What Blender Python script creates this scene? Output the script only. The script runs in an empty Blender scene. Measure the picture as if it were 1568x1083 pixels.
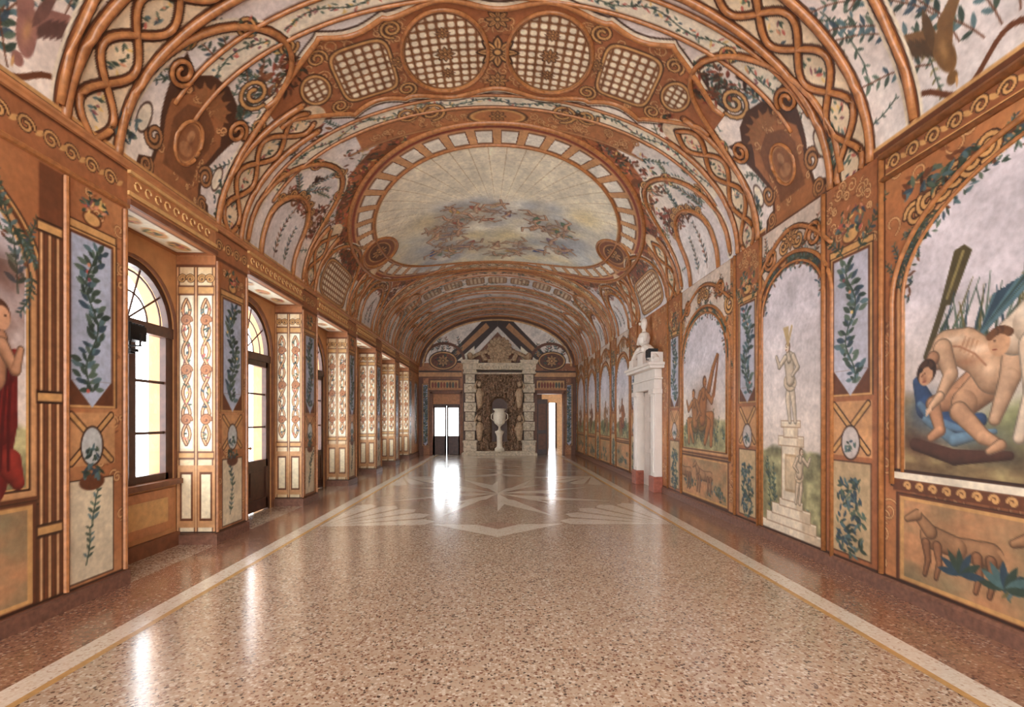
import bpy, math, random
import numpy as np
from mathutils import Vector, noise as mnoise
random.seed(7)
sc = bpy.context.scene
sc.view_settings.view_transform = 'Standard'

HW = 3.4; ZS = 3.85; RISE = 2.15; YB = -5.0; YE = 21.5; ZC = 3.48; XR = -3.87; RD = 0.47

# ---------------------------------------------------------------- palette
SKY=(228,220,216); SKY2=(240,230,212); LAV=(196,198,212)
ORG=(190,130,84); ORG2=(214,164,114); OCH=(218,172,112)
BRN=(122,74,46); DRK=(72,42,28); RED=(158,78,54); CREAM=(240,230,208)
GRN=(66,88,74); GRN2=(100,122,104); BLG=(62,88,104); OLV=(124,116,72); SKN=(230,188,154)
LEAVES=[GRN,GRN2,BLG,(52,74,64),(96,128,134)]
FALL=[BRN,RED,DRK,(150,98,60),GRN]
FLOW=[(206,106,94),(226,160,124),(236,204,130),(150,90,96),GRN,GRN2]

def lin(c):
    c = np.clip(np.asarray(c, dtype=np.float64)/255.0, 0, 1)
    return np.where(c <= 0.04045, c/12.92, ((c+0.055)/1.055)**2.4)

def vnoise(x, y, seed=0):
    xi = np.floor(x); yi = np.floor(y); xf = x-xi; yf = y-yi
    def h(a, b):
        v = np.sin(a*127.1+b*311.7+seed*74.7)*43758.5453
        return v-np.floor(v)
    sx = xf*xf*(3-2*xf); sy = yf*yf*(3-2*yf)
    return (h(xi,yi)*(1-sx)+h(xi+1,yi)*sx)*(1-sy)+(h(xi,yi+1)*(1-sx)+h(xi+1,yi+1)*sx)*sy
def fbm(x, y, seed=0, o=4):
    t = 0; a = .5; s = 0
    for k in range(o):
        t = t+a*vnoise(x*2**k, y*2**k, seed+k); s += a; a *= .5
    return t/s

# ---------------------------------------------------------------- fresco canvas (paint in surface metres)
class Cv:
    def __init__(s, U, V, base):
        s.U=np.asarray(U,float); s.V=np.asarray(V,float)
        s.C=np.empty((len(U),len(V),3)); s.C[:]=base
        dv=float(np.median(np.diff(s.V)))
        s.e=np.maximum(np.gradient(s.U),dv)*0.9
    def w(s,u0,u1,v0,v1):
        i0=max(0,np.searchsorted(s.U,u0)-1); i1=min(len(s.U),np.searchsorted(s.U,u1)+1)
        j0=max(0,np.searchsorted(s.V,v0)-1); j1=min(len(s.V),np.searchsorted(s.V,v1)+1)
        if i1<=i0 or j1<=j0: return None
        return i0,i1,j0,j1,s.U[i0:i1][:,None],s.V[j0:j1][None,:],s.e[i0:i1][:,None]
    def put(s,W,sd,col,a=1.0):
        i0,i1,j0,j1,X,Y,E=W
        cov=np.clip(.5-sd/E,0,1)[...,None]*a
        D=s.C[i0:i1,j0:j1]
        s.C[i0:i1,j0:j1]=D*(1-cov)+np.asarray(col,float)*cov
    def rect(s,u0,u1,v0,v1,col,a=1.0):
        W=s.w(u0,u1,v0,v1)
        if W is None: return
        X,Y=W[4],W[5]
        s.put(W,np.maximum(np.abs(X-(u0+u1)/2)-(u1-u0)/2,np.abs(Y-(v0+v1)/2)-(v1-v0)/2),col,a)
    def ell(s,cu,cv,ru,rv,col,a=1.0,rot=0.0):
        m=max(ru,rv)
        W=s.w(cu-m,cu+m,cv-m,cv+m)
        if W is None: return
        X=W[4]-cu; Y=W[5]-cv
        if rot:
            c_,s_=math.cos(rot),math.sin(rot); X,Y=X*c_+Y*s_,-X*s_+Y*c_
        s.put(W,(np.sqrt((X/ru)**2+(Y/rv)**2)-1)*min(ru,rv),col,a)
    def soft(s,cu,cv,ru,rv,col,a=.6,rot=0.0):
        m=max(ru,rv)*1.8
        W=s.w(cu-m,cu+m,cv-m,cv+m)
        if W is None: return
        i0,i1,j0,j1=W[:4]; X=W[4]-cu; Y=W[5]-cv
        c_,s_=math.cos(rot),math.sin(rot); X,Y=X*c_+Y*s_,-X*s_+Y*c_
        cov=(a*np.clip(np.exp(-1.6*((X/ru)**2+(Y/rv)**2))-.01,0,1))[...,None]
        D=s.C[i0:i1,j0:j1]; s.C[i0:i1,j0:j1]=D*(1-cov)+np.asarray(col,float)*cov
    def leaf(s,cu,cv,l,w,ang,col,a=1.0):
        m=max(l,w)
        W=s.w(cu-m,cu+m,cv-m,cv+m)
        if W is None: return
        X=W[4]-cu; Y=W[5]-cv
        c_,s_=math.cos(ang),math.sin(ang); X,Y=X*c_+Y*s_,-X*s_+Y*c_
        s.put(W,np.abs(Y)-w*(1-(X/l)**2),col,a)
    def seg(s,p,q,w0,w1,col,a=1.0,shade=False):
        m=max(w0,w1)
        W=s.w(min(p[0],q[0])-m,max(p[0],q[0])+m,min(p[1],q[1])-m,max(p[1],q[1])+m)
        if W is None: return
        X=W[4]-p[0]; Y=W[5]-p[1]; dx=q[0]-p[0]; dy=q[1]-p[1]
        L2=dx*dx+dy*dy+1e-9
        t=np.clip((X*dx+Y*dy)/L2,0,1); r=w0+(w1-w0)*t
        rx=X-t*dx; ry=Y-t*dy; d=np.sqrt(rx**2+ry**2)
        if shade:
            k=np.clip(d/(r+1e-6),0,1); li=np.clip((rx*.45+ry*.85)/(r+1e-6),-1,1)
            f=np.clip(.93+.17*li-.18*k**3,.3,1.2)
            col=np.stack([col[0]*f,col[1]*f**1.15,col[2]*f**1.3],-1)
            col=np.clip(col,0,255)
        s.put(W,d-r,col,a)
    def stroke(s,P,w,col,a=1.0,shade=False):
        for k in range(len(P)-1):
            if isinstance(w,(list,tuple)): s.seg(P[k],P[k+1],w[k],w[k+1],col,a,shade)
            else: s.seg(P[k],P[k+1],w,w,col,a,shade)
    def poly(s,P,col,a=1.0):
        us=[p[0] for p in P]; vs=[p[1] for p in P]
        W=s.w(min(us),max(us),min(vs),max(vs))
        if W is None: return
        X=W[4]+0*W[5]; Y=W[5]+0*W[4]
        d=np.full(X.shape,1e9); ins=np.zeros(X.shape,bool)
        for k in range(len(P)):
            x0,y0=P[k]; x1,y1=P[(k+1)%len(P)]
            dx=x1-x0; dy=y1-y0
            t=np.clip(((X-x0)*dx+(Y-y0)*dy)/(dx*dx+dy*dy+1e-12),0,1)
            d=np.minimum(d,np.hypot(X-x0-t*dx,Y-y0-t*dy))
            if dy!=0:
                ins^=((y0>Y)!=(y1>Y))&(X<dx*(Y-y0)/dy+x0)
        s.put(W,np.where(ins,-d,d),col,a)
    def field(s,fn):
        s.C=fn(s.C,s.U[:,None],s.V[None,:])

def arc(cu,cv,ru,rv,a0,a1,n=24):
    return [(cu+ru*math.cos(a0+(a1-a0)*k/n),cv+rv*math.sin(a0+(a1-a0)*k/n)) for k in range(n+1)]
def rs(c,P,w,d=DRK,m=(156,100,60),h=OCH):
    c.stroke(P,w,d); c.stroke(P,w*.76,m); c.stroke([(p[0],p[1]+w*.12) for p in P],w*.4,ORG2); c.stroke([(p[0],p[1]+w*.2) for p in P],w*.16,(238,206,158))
def scroll(c,u,v,r,a0,dr=1,w=.016,d=DRK,m=OCH,turns=1.6):
    n=int(14*turns)+4
    P=[(u+r*(1-.75*k/n)*math.cos(a0+dr*turns*6.283*k/n),v+r*(1-.75*k/n)*math.sin(a0+dr*turns*6.283*k/n)) for k in range(n+1)]
    c.stroke(P,w,d); c.stroke(P,w*.55,m)
def cluster(c,u,v,ru,rv,n,l,cols,a=.92):
    for _ in range(n):
        r=math.sqrt(random.random()); t=random.random()*6.283
        c.leaf(u+ru*r*math.cos(t),v+rv*r*math.sin(t),l*random.uniform(.6,1.2),l*random.uniform(.25,.42),random.random()*3.14,random.choice(cols),a)
def sprig(c,u,v,ang,L,n,l,cols,stem=GRN,lo=-1e9,hi=1e9):
    p=(u,v); P=[p]; k_=random.uniform(-.25,.25)
    for k in range(n):
        ang+=k_*.4+random.uniform(-.12,.12)
        p=(p[0]+L/n*math.cos(ang),p[1]+L/n*math.sin(ang))
        if not(lo<p[0]<hi): break
        P.append(p)
        for sgn in (-1,1):
            a=ang+sgn*random.uniform(.6,1.1); s_=l*(1.1-.5*k/n)*random.uniform(.8,1.1)
            c.leaf(p[0]+s_*math.cos(a),p[1]+s_*math.sin(a),s_,s_*.36,a,random.choice(cols),.9)
    c.stroke(P,.006,stem)
def twist(c,F,t0,t1,amp,per,w):
    n=max(12,int((t1-t0)/per*22))
    for ph in (0,math.pi):
        P=[F(t0+(t1-t0)*k/n, amp*math.sin(2*math.pi*((t1-t0)*k/n)/per+ph)) for k in range(n+1)]
        rs(c,P,w,DRK,BRN,ORG2)
def lattice(c,cu,cv,ru,rv,pitch,rect=False,hole=(244,232,206)):
    W=c.w(cu-ru,cu+ru,cv-rv,cv+rv)
    if W is None: return
    X=W[4]-cu; Y=W[5]-cv
    if rect: sd=(np.abs(X/ru)**5+np.abs(Y/rv)**5)**.2; sd=(sd-1)*min(ru,rv)
    else: sd=(np.sqrt((X/ru)**2+(Y/rv)**2)-1)*min(ru,rv)
    c.put(W,sd,DRK); c.put(W,sd+.015,OCH); c.put(W,sd+.045,BRN)
    gx=np.abs((X/pitch)-np.round(X/pitch))*pitch; gy=np.abs((Y/pitch)-np.round(Y/pitch))*pitch
    h=(gx**3+gy**3)**(1/3)-pitch*.36
    c.put(W,np.maximum(np.maximum(gx,gy)-pitch*.43,sd+.06),OCH)
    c.put(W,np.maximum(np.maximum(gx,gy)-pitch*.38,sd+.06),BRN)
    c.put(W,np.maximum(h,sd+.062),hole)
def rosette(c,u,v,r):
    for k in range(8):
        a=k*math.pi/4
        c.leaf(u+r*.55*math.cos(a),v+r*.55*math.sin(a),r*.5,r*.24,a,DRK)
        c.leaf(u+r*.5*math.cos(a),v+r*.5*math.sin(a),r*.42,r*.16,a,OCH)
        c.leaf(u+r*.5*math.cos(a),v+r*.5*math.sin(a),r*.3,r*.04,a,BRN)
    c.ell(u,v,r*.25,r*.25,DRK); c.ell(u,v,r*.16,r*.16,OCH)
def arabesque(c,u0,u1,v0,v1,dens=9,r=.09,cols=((140,86,52),(222,178,126))):
    for _ in range(int((u1-u0)*(v1-v0)*dens)):
        u=random.uniform(u0,u1); v=random.uniform(v0,v1)
        scroll(c,u,v,r*random.uniform(.5,1.1),random.random()*6.28,random.choice((-1,1)),.012,cols[0],cols[1],random.uniform(.8,1.5))
        c.leaf(u+r,v,r*.5,r*.16,random.random()*3.14,cols[0],.8)
def clouds(c,a1,a2,a3,sc_=1.0,seed=3):
    a1,a2,a3=[np.asarray(a,float) for a in (a1,a2,a3)]
    def fn(C,X,Y):
        X=X+0*Y; Y=Y+0*X
        n=fbm(X*.9*sc_,Y*.9*sc_,seed,5)[...,None]; m=fbm(X*.5*sc_+9,Y*.5*sc_,seed+9,4)[...,None]
        t=np.clip((n-.35)*3,0,1); u=np.clip((m-.4)*3,0,1)
        return (a1*(1-t)+a2*t)*(1-u*.6)+a3*u*.6
    c.field(fn)
def grime(c,amt=.1,seed=5):
    def fn(C,X,Y):
        X=X+0*Y; Y=Y+0*X
        n=fbm(X*3,Y*3,seed,5)[...,None]; m=fbm(X*14,Y*14,seed+3,3)[...,None]
        return C*(1+amt*(n-.5)*2+amt*.8*(m-.5)*2)
    c.field(fn)
def leafstrip(c,u0,u1,v0,v1,bg=LAV,l=.07):
    m=(u0+u1)/2; hw=(u1-u0)/2
    c.rect(u0-.065,u1+.065,v0-.02,v1+.065,DRK); c.rect(u0-.05,u1+.05,v0-.02,v1+.05,OCH); c.rect(u0-.025,u1+.025,v0,v1+.025,BRN)
    c.rect(u0,u1,v0+hw,v1,bg)
    c.poly([(u0,v0+hw),(u1,v0+hw),(m,v0-.02)],bg)
    P=[]; v=v0+.12
    while v<v1-.05:
        off=.3*hw*math.sin(v*9)
        P.append((m+off,v))
        lim=hw if v>v0+hw else hw*max(.1,(v-v0)/hw)
        for sg in (-1,1):
            for rr in (1,1.9):
                a=math.pi/2+sg*random.uniform(.4,1.5)
                ll=l*random.uniform(.6,.95)
                x=off+ll*rr*math.cos(a); x=max(-lim+.04,min(lim-.04,x))
                c.leaf(m+x,v+ll*math.sin(a),ll,ll*.42,a+random.uniform(-.3,.3),random.choice(LEAVES),.92)
        if random.random()<.4:
            c.ell(m+off+random.uniform(-.06,.06),v,.018,.018,random.choice(FLOW))
        v+=l*.95
    if len(P)>1: c.stroke(P,.008,GRN)
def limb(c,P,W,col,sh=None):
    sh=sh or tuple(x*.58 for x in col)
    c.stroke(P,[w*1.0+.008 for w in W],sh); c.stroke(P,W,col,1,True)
def figure(c,u,v,h,skin=SKN,cloth=RED,dr=1,seat=False):
    s=h/1.75
    hip=(u,v+.92*s if not seat else v+.5*s); ch=(u+.05*dr*s,hip[1]+.45*s); hd=(u+.1*dr*s,hip[1]+.74*s)
    if seat:
        limb(c,[hip,(u+.42*s*dr,hip[1]+.04*s),(u+.4*s*dr,v)],[.13*s,.1*s,.05*s],skin)
        limb(c,[hip,(u+.3*s*dr,hip[1]-.1*s),(u+.12*s*dr,v+.02)],[.13*s,.1*s,.05*s],skin)
    else:
        limb(c,[hip,(u+.1*s*dr,v+.5*s),(u+.02*s*dr,v)],[.12*s,.08*s,.045*s],skin)
        limb(c,[hip,(u-.1*s*dr,v+.5*s),(u-.18*s*dr,v)],[.12*s,.08*s,.045*s],skin)
    c.ell(hip[0]+.02*s,hip[1]-.06*s,.24*s,.2*s,tuple(x*.6 for x in cloth),.95,.3*dr)
    c.ell(hip[0]+.02*s,hip[1]-.05*s,.225*s,.185*s,cloth,.95,.3*dr)
    for q in (-.1,0,.1): c.stroke([(hip[0]-.16*s*dr,hip[1]+(q-.08)*s),(hip[0]+.14*s*dr,hip[1]+(q+.02)*s)],.01*s,tuple(x*.7 for x in cloth))
    limb(c,[hip,ch],[.14*s,.18*s],skin)
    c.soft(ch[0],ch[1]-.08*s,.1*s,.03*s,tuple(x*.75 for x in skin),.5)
    limb(c,[ch,(hd[0],hd[1]-.08*s)],[.07*s,.05*s],skin)
    limb(c,[(ch[0]+.15*s*dr,ch[1]+.06*s),(ch[0]+.38*s*dr,ch[1]-.12*s),(ch[0]+.5*s*dr,ch[1]+.12*s)],[.065*s,.05*s,.03*s],skin)
    limb(c,[(ch[0]-.15*s*dr,ch[1]+.06*s),(ch[0]-.32*s*dr,ch[1]-.2*s),(ch[0]-.12*s*dr,ch[1]-.36*s)],[.065*s,.05*s,.03*s],skin)
    c.ell(hd[0],hd[1],.095*s,.12*s,(110,70,46)); c.ell(hd[0]+.02*s*dr,hd[1]-.015*s,.072*s,.095*s,skin)
    c.ell(hd[0]+.05*s*dr,hd[1],.012*s,.012*s,DRK); c.stroke([(hd[0]+.03*s*dr,hd[1]-.06*s),(hd[0]+.07*s*dr,hd[1]-.06*s)],.007*s,RED)

# ---------------------------------------------------------------- materials
def nmat(name):
    m=bpy.data.materials.new(name); m.use_nodes=True
    nt=m.node_tree; b=nt.nodes['Principled BSDF']; return m,nt,b
def fresco_mat(name,rough=.5):
    m,nt,b=nmat(name)
    at=nt.nodes.new('ShaderNodeVertexColor'); at.layer_name='Col'
    tc=nt.nodes.new('ShaderNodeTexCoord'); nz=nt.nodes.new('ShaderNodeTexNoise')
    nz.inputs['Scale'].default_value=22; nz.inputs['Detail'].default_value=7
    nt.links.new(tc.outputs['Object'],nz.inputs['Vector'])
    rp=nt.nodes.new('ShaderNodeMapRange'); rp.inputs[1].default_value=.3; rp.inputs[2].default_value=.7
    rp.inputs[3].default_value=.86; rp.inputs[4].default_value=1.08
    nt.links.new(nz.outputs['Fac'],rp.inputs[0])
    mx=nt.nodes.new('ShaderNodeVectorMath'); mx.operation='SCALE'
    nt.links.new(at.outputs['Color'],mx.inputs[0]); nt.links.new(rp.outputs[0],mx.inputs['Scale'])
    nt.links.new(mx.outputs[0],b.inputs['Base Color'])
    b.inputs['Roughness'].default_value=rough
    return m
def plain(name,col,rough=.6,var=.15,scale=8,metal=0,bump=0):
    m,nt,b=nmat(name)
    tc=nt.nodes.new('ShaderNodeTexCoord'); nz=nt.nodes.new('ShaderNodeTexNoise')
    nz.inputs['Scale'].default_value=scale; nz.inputs['Detail'].default_value=5
    nt.links.new(tc.outputs['Object'],nz.inputs['Vector'])
    cr=nt.nodes.new('ShaderNodeValToRGB')
    l=lin(col)
    cr.color_ramp.elements[0].position=.3; cr.color_ramp.elements[1].position=.7
    cr.color_ramp.elements[0].color=(*[x*(1-var) for x in l],1); cr.color_ramp.elements[1].color=(*[min(1,x*(1+var)) for x in l],1)
    nt.links.new(nz.outputs['Fac'],cr.inputs[0]); nt.links.new(cr.outputs[0],b.inputs['Base Color'])
    b.inputs['Roughness'].default_value=rough; b.inputs['Metallic'].default_value=metal
    if bump:
        bp=nt.nodes.new('ShaderNodeBump'); bp.inputs['Strength'].default_value=bump; bp.inputs['Distance'].default_value=.05
        nt.links.new(nz.outputs['Fac'],bp.inputs['Height']); nt.links.new(bp.outputs[0],b.inputs['Normal'])
    return m
def terrazzo(name,cols,rough=.2,scale=56):
    m,nt,b=nmat(name)
    tc=nt.nodes.new('ShaderNodeTexCoord')
    vo=nt.nodes.new('ShaderNodeTexVoronoi'); vo.inputs['Scale'].default_value=scale
    nt.links.new(tc.outputs['Object'],vo.inputs['Vector'])
    sp=nt.nodes.new('ShaderNodeSeparateColor'); nt.links.new(vo.outputs['Color'],sp.inputs[0])
    cr=nt.nodes.new('ShaderNodeValToRGB'); cr.color_ramp.interpolation='CONSTANT'
    while len(cr.color_ramp.elements)<len(cols): cr.color_ramp.elements.new(.5)
    for e,(p,c) in zip(cr.color_ramp.elements,cols):
        e.position=p; e.color=(*lin(c),1)
    nt.links.new(sp.outputs[0],cr.inputs[0])
    vo2=nt.nodes.new('ShaderNodeTexVoronoi'); vo2.inputs['Scale'].default_value=scale; vo2.feature='DISTANCE_TO_EDGE'
    nt.links.new(tc.outputs['Object'],vo2.inputs['Vector'])
    mr=nt.nodes.new('ShaderNodeMapRange'); mr.inputs[1].default_value=.02; mr.inputs[2].default_value=.14
    nt.links.new(vo2.outputs['Distance'],mr.inputs[0])
    mx=nt.nodes.new('ShaderNodeMix'); mx.data_type='RGBA'
    mx.inputs[6].default_value=(*lin(cols[0][1]),1)
    nt.links.new(mr.outputs[0],mx.inputs[0]); nt.links.new(cr.outputs[0],mx.inputs[7])
    nz=nt.nodes.new('ShaderNodeTexNoise'); nz.inputs['Scale'].default_value=.8; nz.inputs['Detail'].default_value=4
    nt.links.new(tc.outputs['Object'],nz.inputs['Vector'])
    m2=nt.nodes.new('ShaderNodeMapRange'); m2.inputs[3].default_value=.8; m2.inputs[4].default_value=1.02
    nt.links.new(nz.outputs['Fac'],m2.inputs[0])
    vm=nt.nodes.new('ShaderNodeVectorMath'); vm.operation='SCALE'
    nt.links.new(mx.outputs[2],vm.inputs[0]); nt.links.new(m2.outputs[0],vm.inputs['Scale'])
    nt.links.new(vm.outputs[0],b.inputs['Base Color'])
    m3=nt.nodes.new('ShaderNodeMapRange'); m3.inputs[3].default_value=rough*.7; m3.inputs[4].default_value=rough*1.4
    nt.links.new(nz.outputs['Fac'],m3.inputs[0]); nt.links.new(m3.outputs[0],b.inputs['Roughness'])
    b.inputs['Coat Weight'].default_value=.65; b.inputs['Coat Roughness'].default_value=.15; b.inputs['Coat IOR'].default_value=1.6
    return m

FR=fresco_mat('fresco_plaster')
WOOD=plain('dark_wood',(74,44,32),.45,.3,12)
STONE=plain('pale_stone',(204,188,164),.7,.3,12,0,.5)
MARB=plain('white_marble',(230,220,210),.4,.06,5)
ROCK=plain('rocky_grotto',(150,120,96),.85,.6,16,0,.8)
DARKM=plain('dark_recess',(70,50,40),.8,.3,6)
ORGM=plain('ochre_trim_paint',(184,126,82),.5,.2,10)
BRNM=plain('brown_trim_paint',(122,76,50),.5,.25,10)
GOLD=plain('gilded_ochre',(208,164,106),.45,.15,14)
RELIEF=plain('relief_tube_brown',(164,108,64),.38,.3,18)  # for the added relief tubes laid over painted ornament
BLACK=plain('black_metal',(22,22,24),.4,.1,5,.3)
LENS=plain('lamp_lens',(190,190,180),.2,.05,5)
REDM=plain('red_marble',(160,90,70),.4,.25,14)
BASEM=plain('baseboard_stone',(120,84,68),.4,.3,25)
GL,nt,b=nmat('window_glass')
for n in list(nt.nodes):
    if n.type!='OUTPUT_MATERIAL': nt.nodes.remove(n)
tr=nt.nodes.new('ShaderNodeBsdfTransparent'); gs=nt.nodes.new('ShaderNodeBsdfGlossy'); gs.inputs['Roughness'].default_value=.02
mxs=nt.nodes.new('ShaderNodeMixShader'); mxs.inputs[0].default_value=.05
nt.links.new(tr.outputs[0],mxs.inputs[1]); nt.links.new(gs.outputs[0],mxs.inputs[2])
nt.links.new(mxs.outputs[0],nt.nodes['Material Output'].inputs[0])

# ---------------------------------------------------------------- mesh helpers
def link(o,parent=None):
    sc.collection.objects.link(o)
    if parent is not None: o.parent=parent
    return o
def empty(name):
    e=bpy.data.objects.new(name,None); e.empty_display_size=.2; return link(e)
def grid(name,P,C,parent=None,mask=None,mat=None,smooth=False):
    nu,nv=P.shape[:2]
    # slightly deepen and mute the pigments (aged fresco)
    C=np.clip(C/255.0,0,1)**1.2; g=C.mean(-1,keepdims=True); C=(g+(C-g)*.9)*255
    idx=np.arange(nu*nv).reshape(nu,nv)
    F=np.stack([idx[:-1,:-1],idx[1:,:-1],idx[1:,1:],idx[:-1,1:]],-1).reshape(-1,4)
    if mask is not None: F=F[mask[:-1,:-1].reshape(-1)]
    me=bpy.data.meshes.new(name)
    me.vertices.add(nu*nv); me.vertices.foreach_set('co',P.reshape(-1).astype(np.float32))
    me.loops.add(len(F)*4); me.loops.foreach_set('vertex_index',F.reshape(-1).astype(np.int32))
    me.polygons.add(len(F)); me.polygons.foreach_set('loop_start',np.arange(0,len(F)*4,4,dtype=np.int32))
    try: me.polygons.foreach_set('loop_total',np.full(len(F),4,dtype=np.int32))
    except Exception: pass
    me.update(calc_edges=True)
    ca=me.color_attributes.new('Col','FLOAT_COLOR','POINT')
    A=np.ones((nu*nv,4),np.float32); A[:,:3]=np.nan_to_num(lin(C.reshape(-1,3)),nan=.4)
    ca.data.foreach_set('color',A.reshape(-1))
    if smooth: me.polygons.foreach_set('use_smooth',np.ones(len(F),bool))
    me.materials.append(mat or FR)
    o=bpy.data.objects.new(name,me); return link(o,parent)
class MB:
    def __init__(s): s.v=[]; s.f=[]; s.m=[]
    def add(s,vs,fs,m=0):
        n=len(s.v); s.v+=vs; s.f+=[tuple(i+n for i in f) for f in fs]; s.m+=[m]*len(fs)
    def box(s,x0,x1,y0,y1,z0,z1,m=0):
        s.add([(x0,y0,z0),(x1,y0,z0),(x1,y1,z0),(x0,y1,z0),(x0,y0,z1),(x1,y0,z1),(x1,y1,z1),(x0,y1,z1)],
              [(0,3,2,1),(4,5,6,7),(0,1,5,4),(1,2,6,5),(2,3,7,6),(3,0,4,7)],m)
    def extr(s,P,ax,a0,a1,m=0):
        n=len(P)
        def mk(p,a):
            q=list(p); q.insert(ax,a); return tuple(q)
        s.add([mk(p,a0) for p in P]+[mk(p,a1) for p in P],
              [tuple(range(n))[::-1],tuple(range(n,2*n))]+[(k,(k+1)%n,(k+1)%n+n,k+n) for k in range(n)],m)
    def lathe(s,prof,cx,cy,cz=0,n=24,m=0,sx=1,sy=1):
        vs=[]
        for r,z in prof:
            for k in range(n):
                a=2*math.pi*k/n; vs.append((cx+r*math.cos(a)*sx,cy+r*math.sin(a)*sy,cz+z))
        fs=[]
        for i in range(len(prof)-1):
            for k in range(n): fs.append((i*n+k,i*n+(k+1)%n,(i+1)*n+(k+1)%n,(i+1)*n+k))
        fs.append(tuple(range(n))[::-1]); fs.append(tuple((len(prof)-1)*n+k for k in range(n)))
        s.add(vs,fs,m)
    def tube(s,P,R,n=8,m=0):
        vs=[];fs=[]
        for i,p in enumerate(P):
            p=Vector(p); a=Vector(P[max(0,i-1)]); b_=Vector(P[min(len(P)-1,i+1)])
            t=(b_-a).normalized(); up=Vector((0,0,1)) if abs(t.z)<.9 else Vector((0,1,0))
            x=t.cross(up).normalized(); y=t.cross(x)
            r=R[i] if isinstance(R,(list,tuple)) else R
            for k in range(n):
                an=2*math.pi*k/n; vs.append(tuple(p+x*r*math.cos(an)+y*r*math.sin(an)))
        for i in range(len(P)-1):
            for k in range(n): fs.append((i*n+k,i*n+(k+1)%n,(i+1)*n+(k+1)%n,(i+1)*n+k))
        fs.append(tuple(range(n))[::-1]); fs.append(tuple((len(P)-1)*n+k for k in range(n)))
        s.add(vs,fs,m)
    def ball(s,c,r,m=0,n=10):
        if not isinstance(r,(list,tuple)): r=(r,r,r)
        vs=[];fs=[]
        for i in range(n+1):
            a=math.pi*i/n
            for k in range(n*2):
                b_=math.pi*k/n
                vs.append((c[0]+r[0]*math.sin(a)*math.cos(b_),c[1]+r[1]*math.sin(a)*math.sin(b_),c[2]+r[2]*math.cos(a)))
        for i in range(n):
            for k in range(2*n): fs.append((i*2*n+k,i*2*n+(k+1)%(2*n),(i+1)*2*n+(k+1)%(2*n),(i+1)*2*n+k))
        s.add(vs,fs,m)
    def archframe(s,x0,x1,yc,hw,z0,zs,t,m=0,n=20):
        def path(h):
            return [(yc-h,z0)]+[(yc-h*math.cos(math.pi*k/n),zs+h*math.sin(math.pi*k/n)) for k in range(n+1)]+[(yc+h,z0)]
        O=path(hw); I=path(hw-t); k_=len(O)
        vs=[(x0,*p) for p in O]+[(x0,*p) for p in I]+[(x1,*p) for p in O]+[(x1,*p) for p in I]
        fs=[]
        for k in range(k_-1):
            fs+=[(k,k+1,k_+k+1,k_+k),(2*k_+k,3*k_+k,3*k_+k+1,2*k_+k+1),(k,2*k_+k,2*k_+k+1,k+1),(k_+k,k_+k+1,3*k_+k+1,3*k_+k)]
        fs+=[(0,k_,3*k_,2*k_),(k_-1,3*k_-1,4*k_-1,2*k_-1)]
        s.add(vs,fs,m)
    def archwall(s,x,y0,y1,z1,yc,r,zh,zs,th,m=0,n=20):
        q=lambda a,b_,c_,d: s.add([a,b_,c_,d],[(0,1,2,3)],m)
        q((x,y0,0),(x,yc-r,0),(x,yc-r,z1),(x,y0,z1)); q((x,yc+r,0),(x,y1,0),(x,y1,z1),(x,yc+r,z1))
        if zh>0: q((x,yc-r,0),(x,yc+r,0),(x,yc+r,zh),(x,yc-r,zh))
        A=[(yc-r*math.cos(math.pi*k/n),zs+r*math.sin(math.pi*k/n)) for k in range(n+1)]
        for k in range(n):
            q((x,*A[k]),(x,*A[k+1]),(x,A[k+1][0],z1),(x,A[k][0],z1))
        B=[(yc-r,zh)]+A+[(yc+r,zh)]
        for k in range(len(B)-1):
            q((x,*B[k]),(x,*B[k+1]),(x-th,*B[k+1]),(x-th,*B[k]))
        if zh>0: q((x,yc-r,zh),(x,yc+r,zh),(x-th,yc+r,zh),(x-th,yc-r,zh))
    def obj(s,name,mats,parent=None,smooth=False,bevel=0):
        me=bpy.data.meshes.new(name); me.from_pydata(s.v,[],s.f); me.update()
        for mt in mats: me.materials.append(mt)
        me.polygons.foreach_set('material_index',s.m)
        if smooth: me.polygons.foreach_set('use_smooth',[True]*len(s.f))
        o=link(bpy.data.objects.new(name,me),parent)
        if bevel:
            md=o.modifiers.new('bv','BEVEL'); md.width=bevel; md.segments=2; md.limit_method='ANGLE'
        return o

def ugrid(y1):
    U=list(np.arange(YB,1.4,.05)); u=1.4
    while u<y1: U.append(u); u+=max(.0065,.0028*u)
    U.append(y1); return np.array(U)

# ================================================================ VAULT
th=np.linspace(0,math.pi,4001)
xx=-HW*np.cos(th); zz=ZS+RISE*np.sin(th)
ss=np.concatenate([[0],np.cumsum(np.hypot(np.diff(xx),np.diff(zz)))])
S=float(ss[-1]); M=S/2
VM=MB()   # tubes added over the flat painted vault to catch highlights and shadow
def vpt(u,s,off=0.0):
    t=float(np.interp(s,ss,th)); x=-HW*math.cos(t); z=ZS+RISE*math.sin(t)
    n=Vector((x/HW**2,0,(z-ZS)/RISE**2)); n.normalize()
    return (x-n.x*off,u,z-n.z*off)
def vtube(P,r,step=1):
    Q=[(u,s) for u,s in P if -.01<=s<=S+.01 and u<=YE]
    if len(Q)>1: VM.tube([vpt(u,min(max(s,0),S),.004) for u,s in Q],r,8)
U=ugrid(YE); V=np.linspace(0,S,800)
c=Cv(U,V,SKY)
clouds(c,(232,216,206),(244,234,220),(206,208,220),1.1)
RIBS=[(-2.2,-2.0),(1.5,1.8),(4.27,4.7),(6.4,6.65),(9.05,9.5),(11.65,12.1),(14.25,14.6),(16.85,17.0),(19.45,19.5)]
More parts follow.
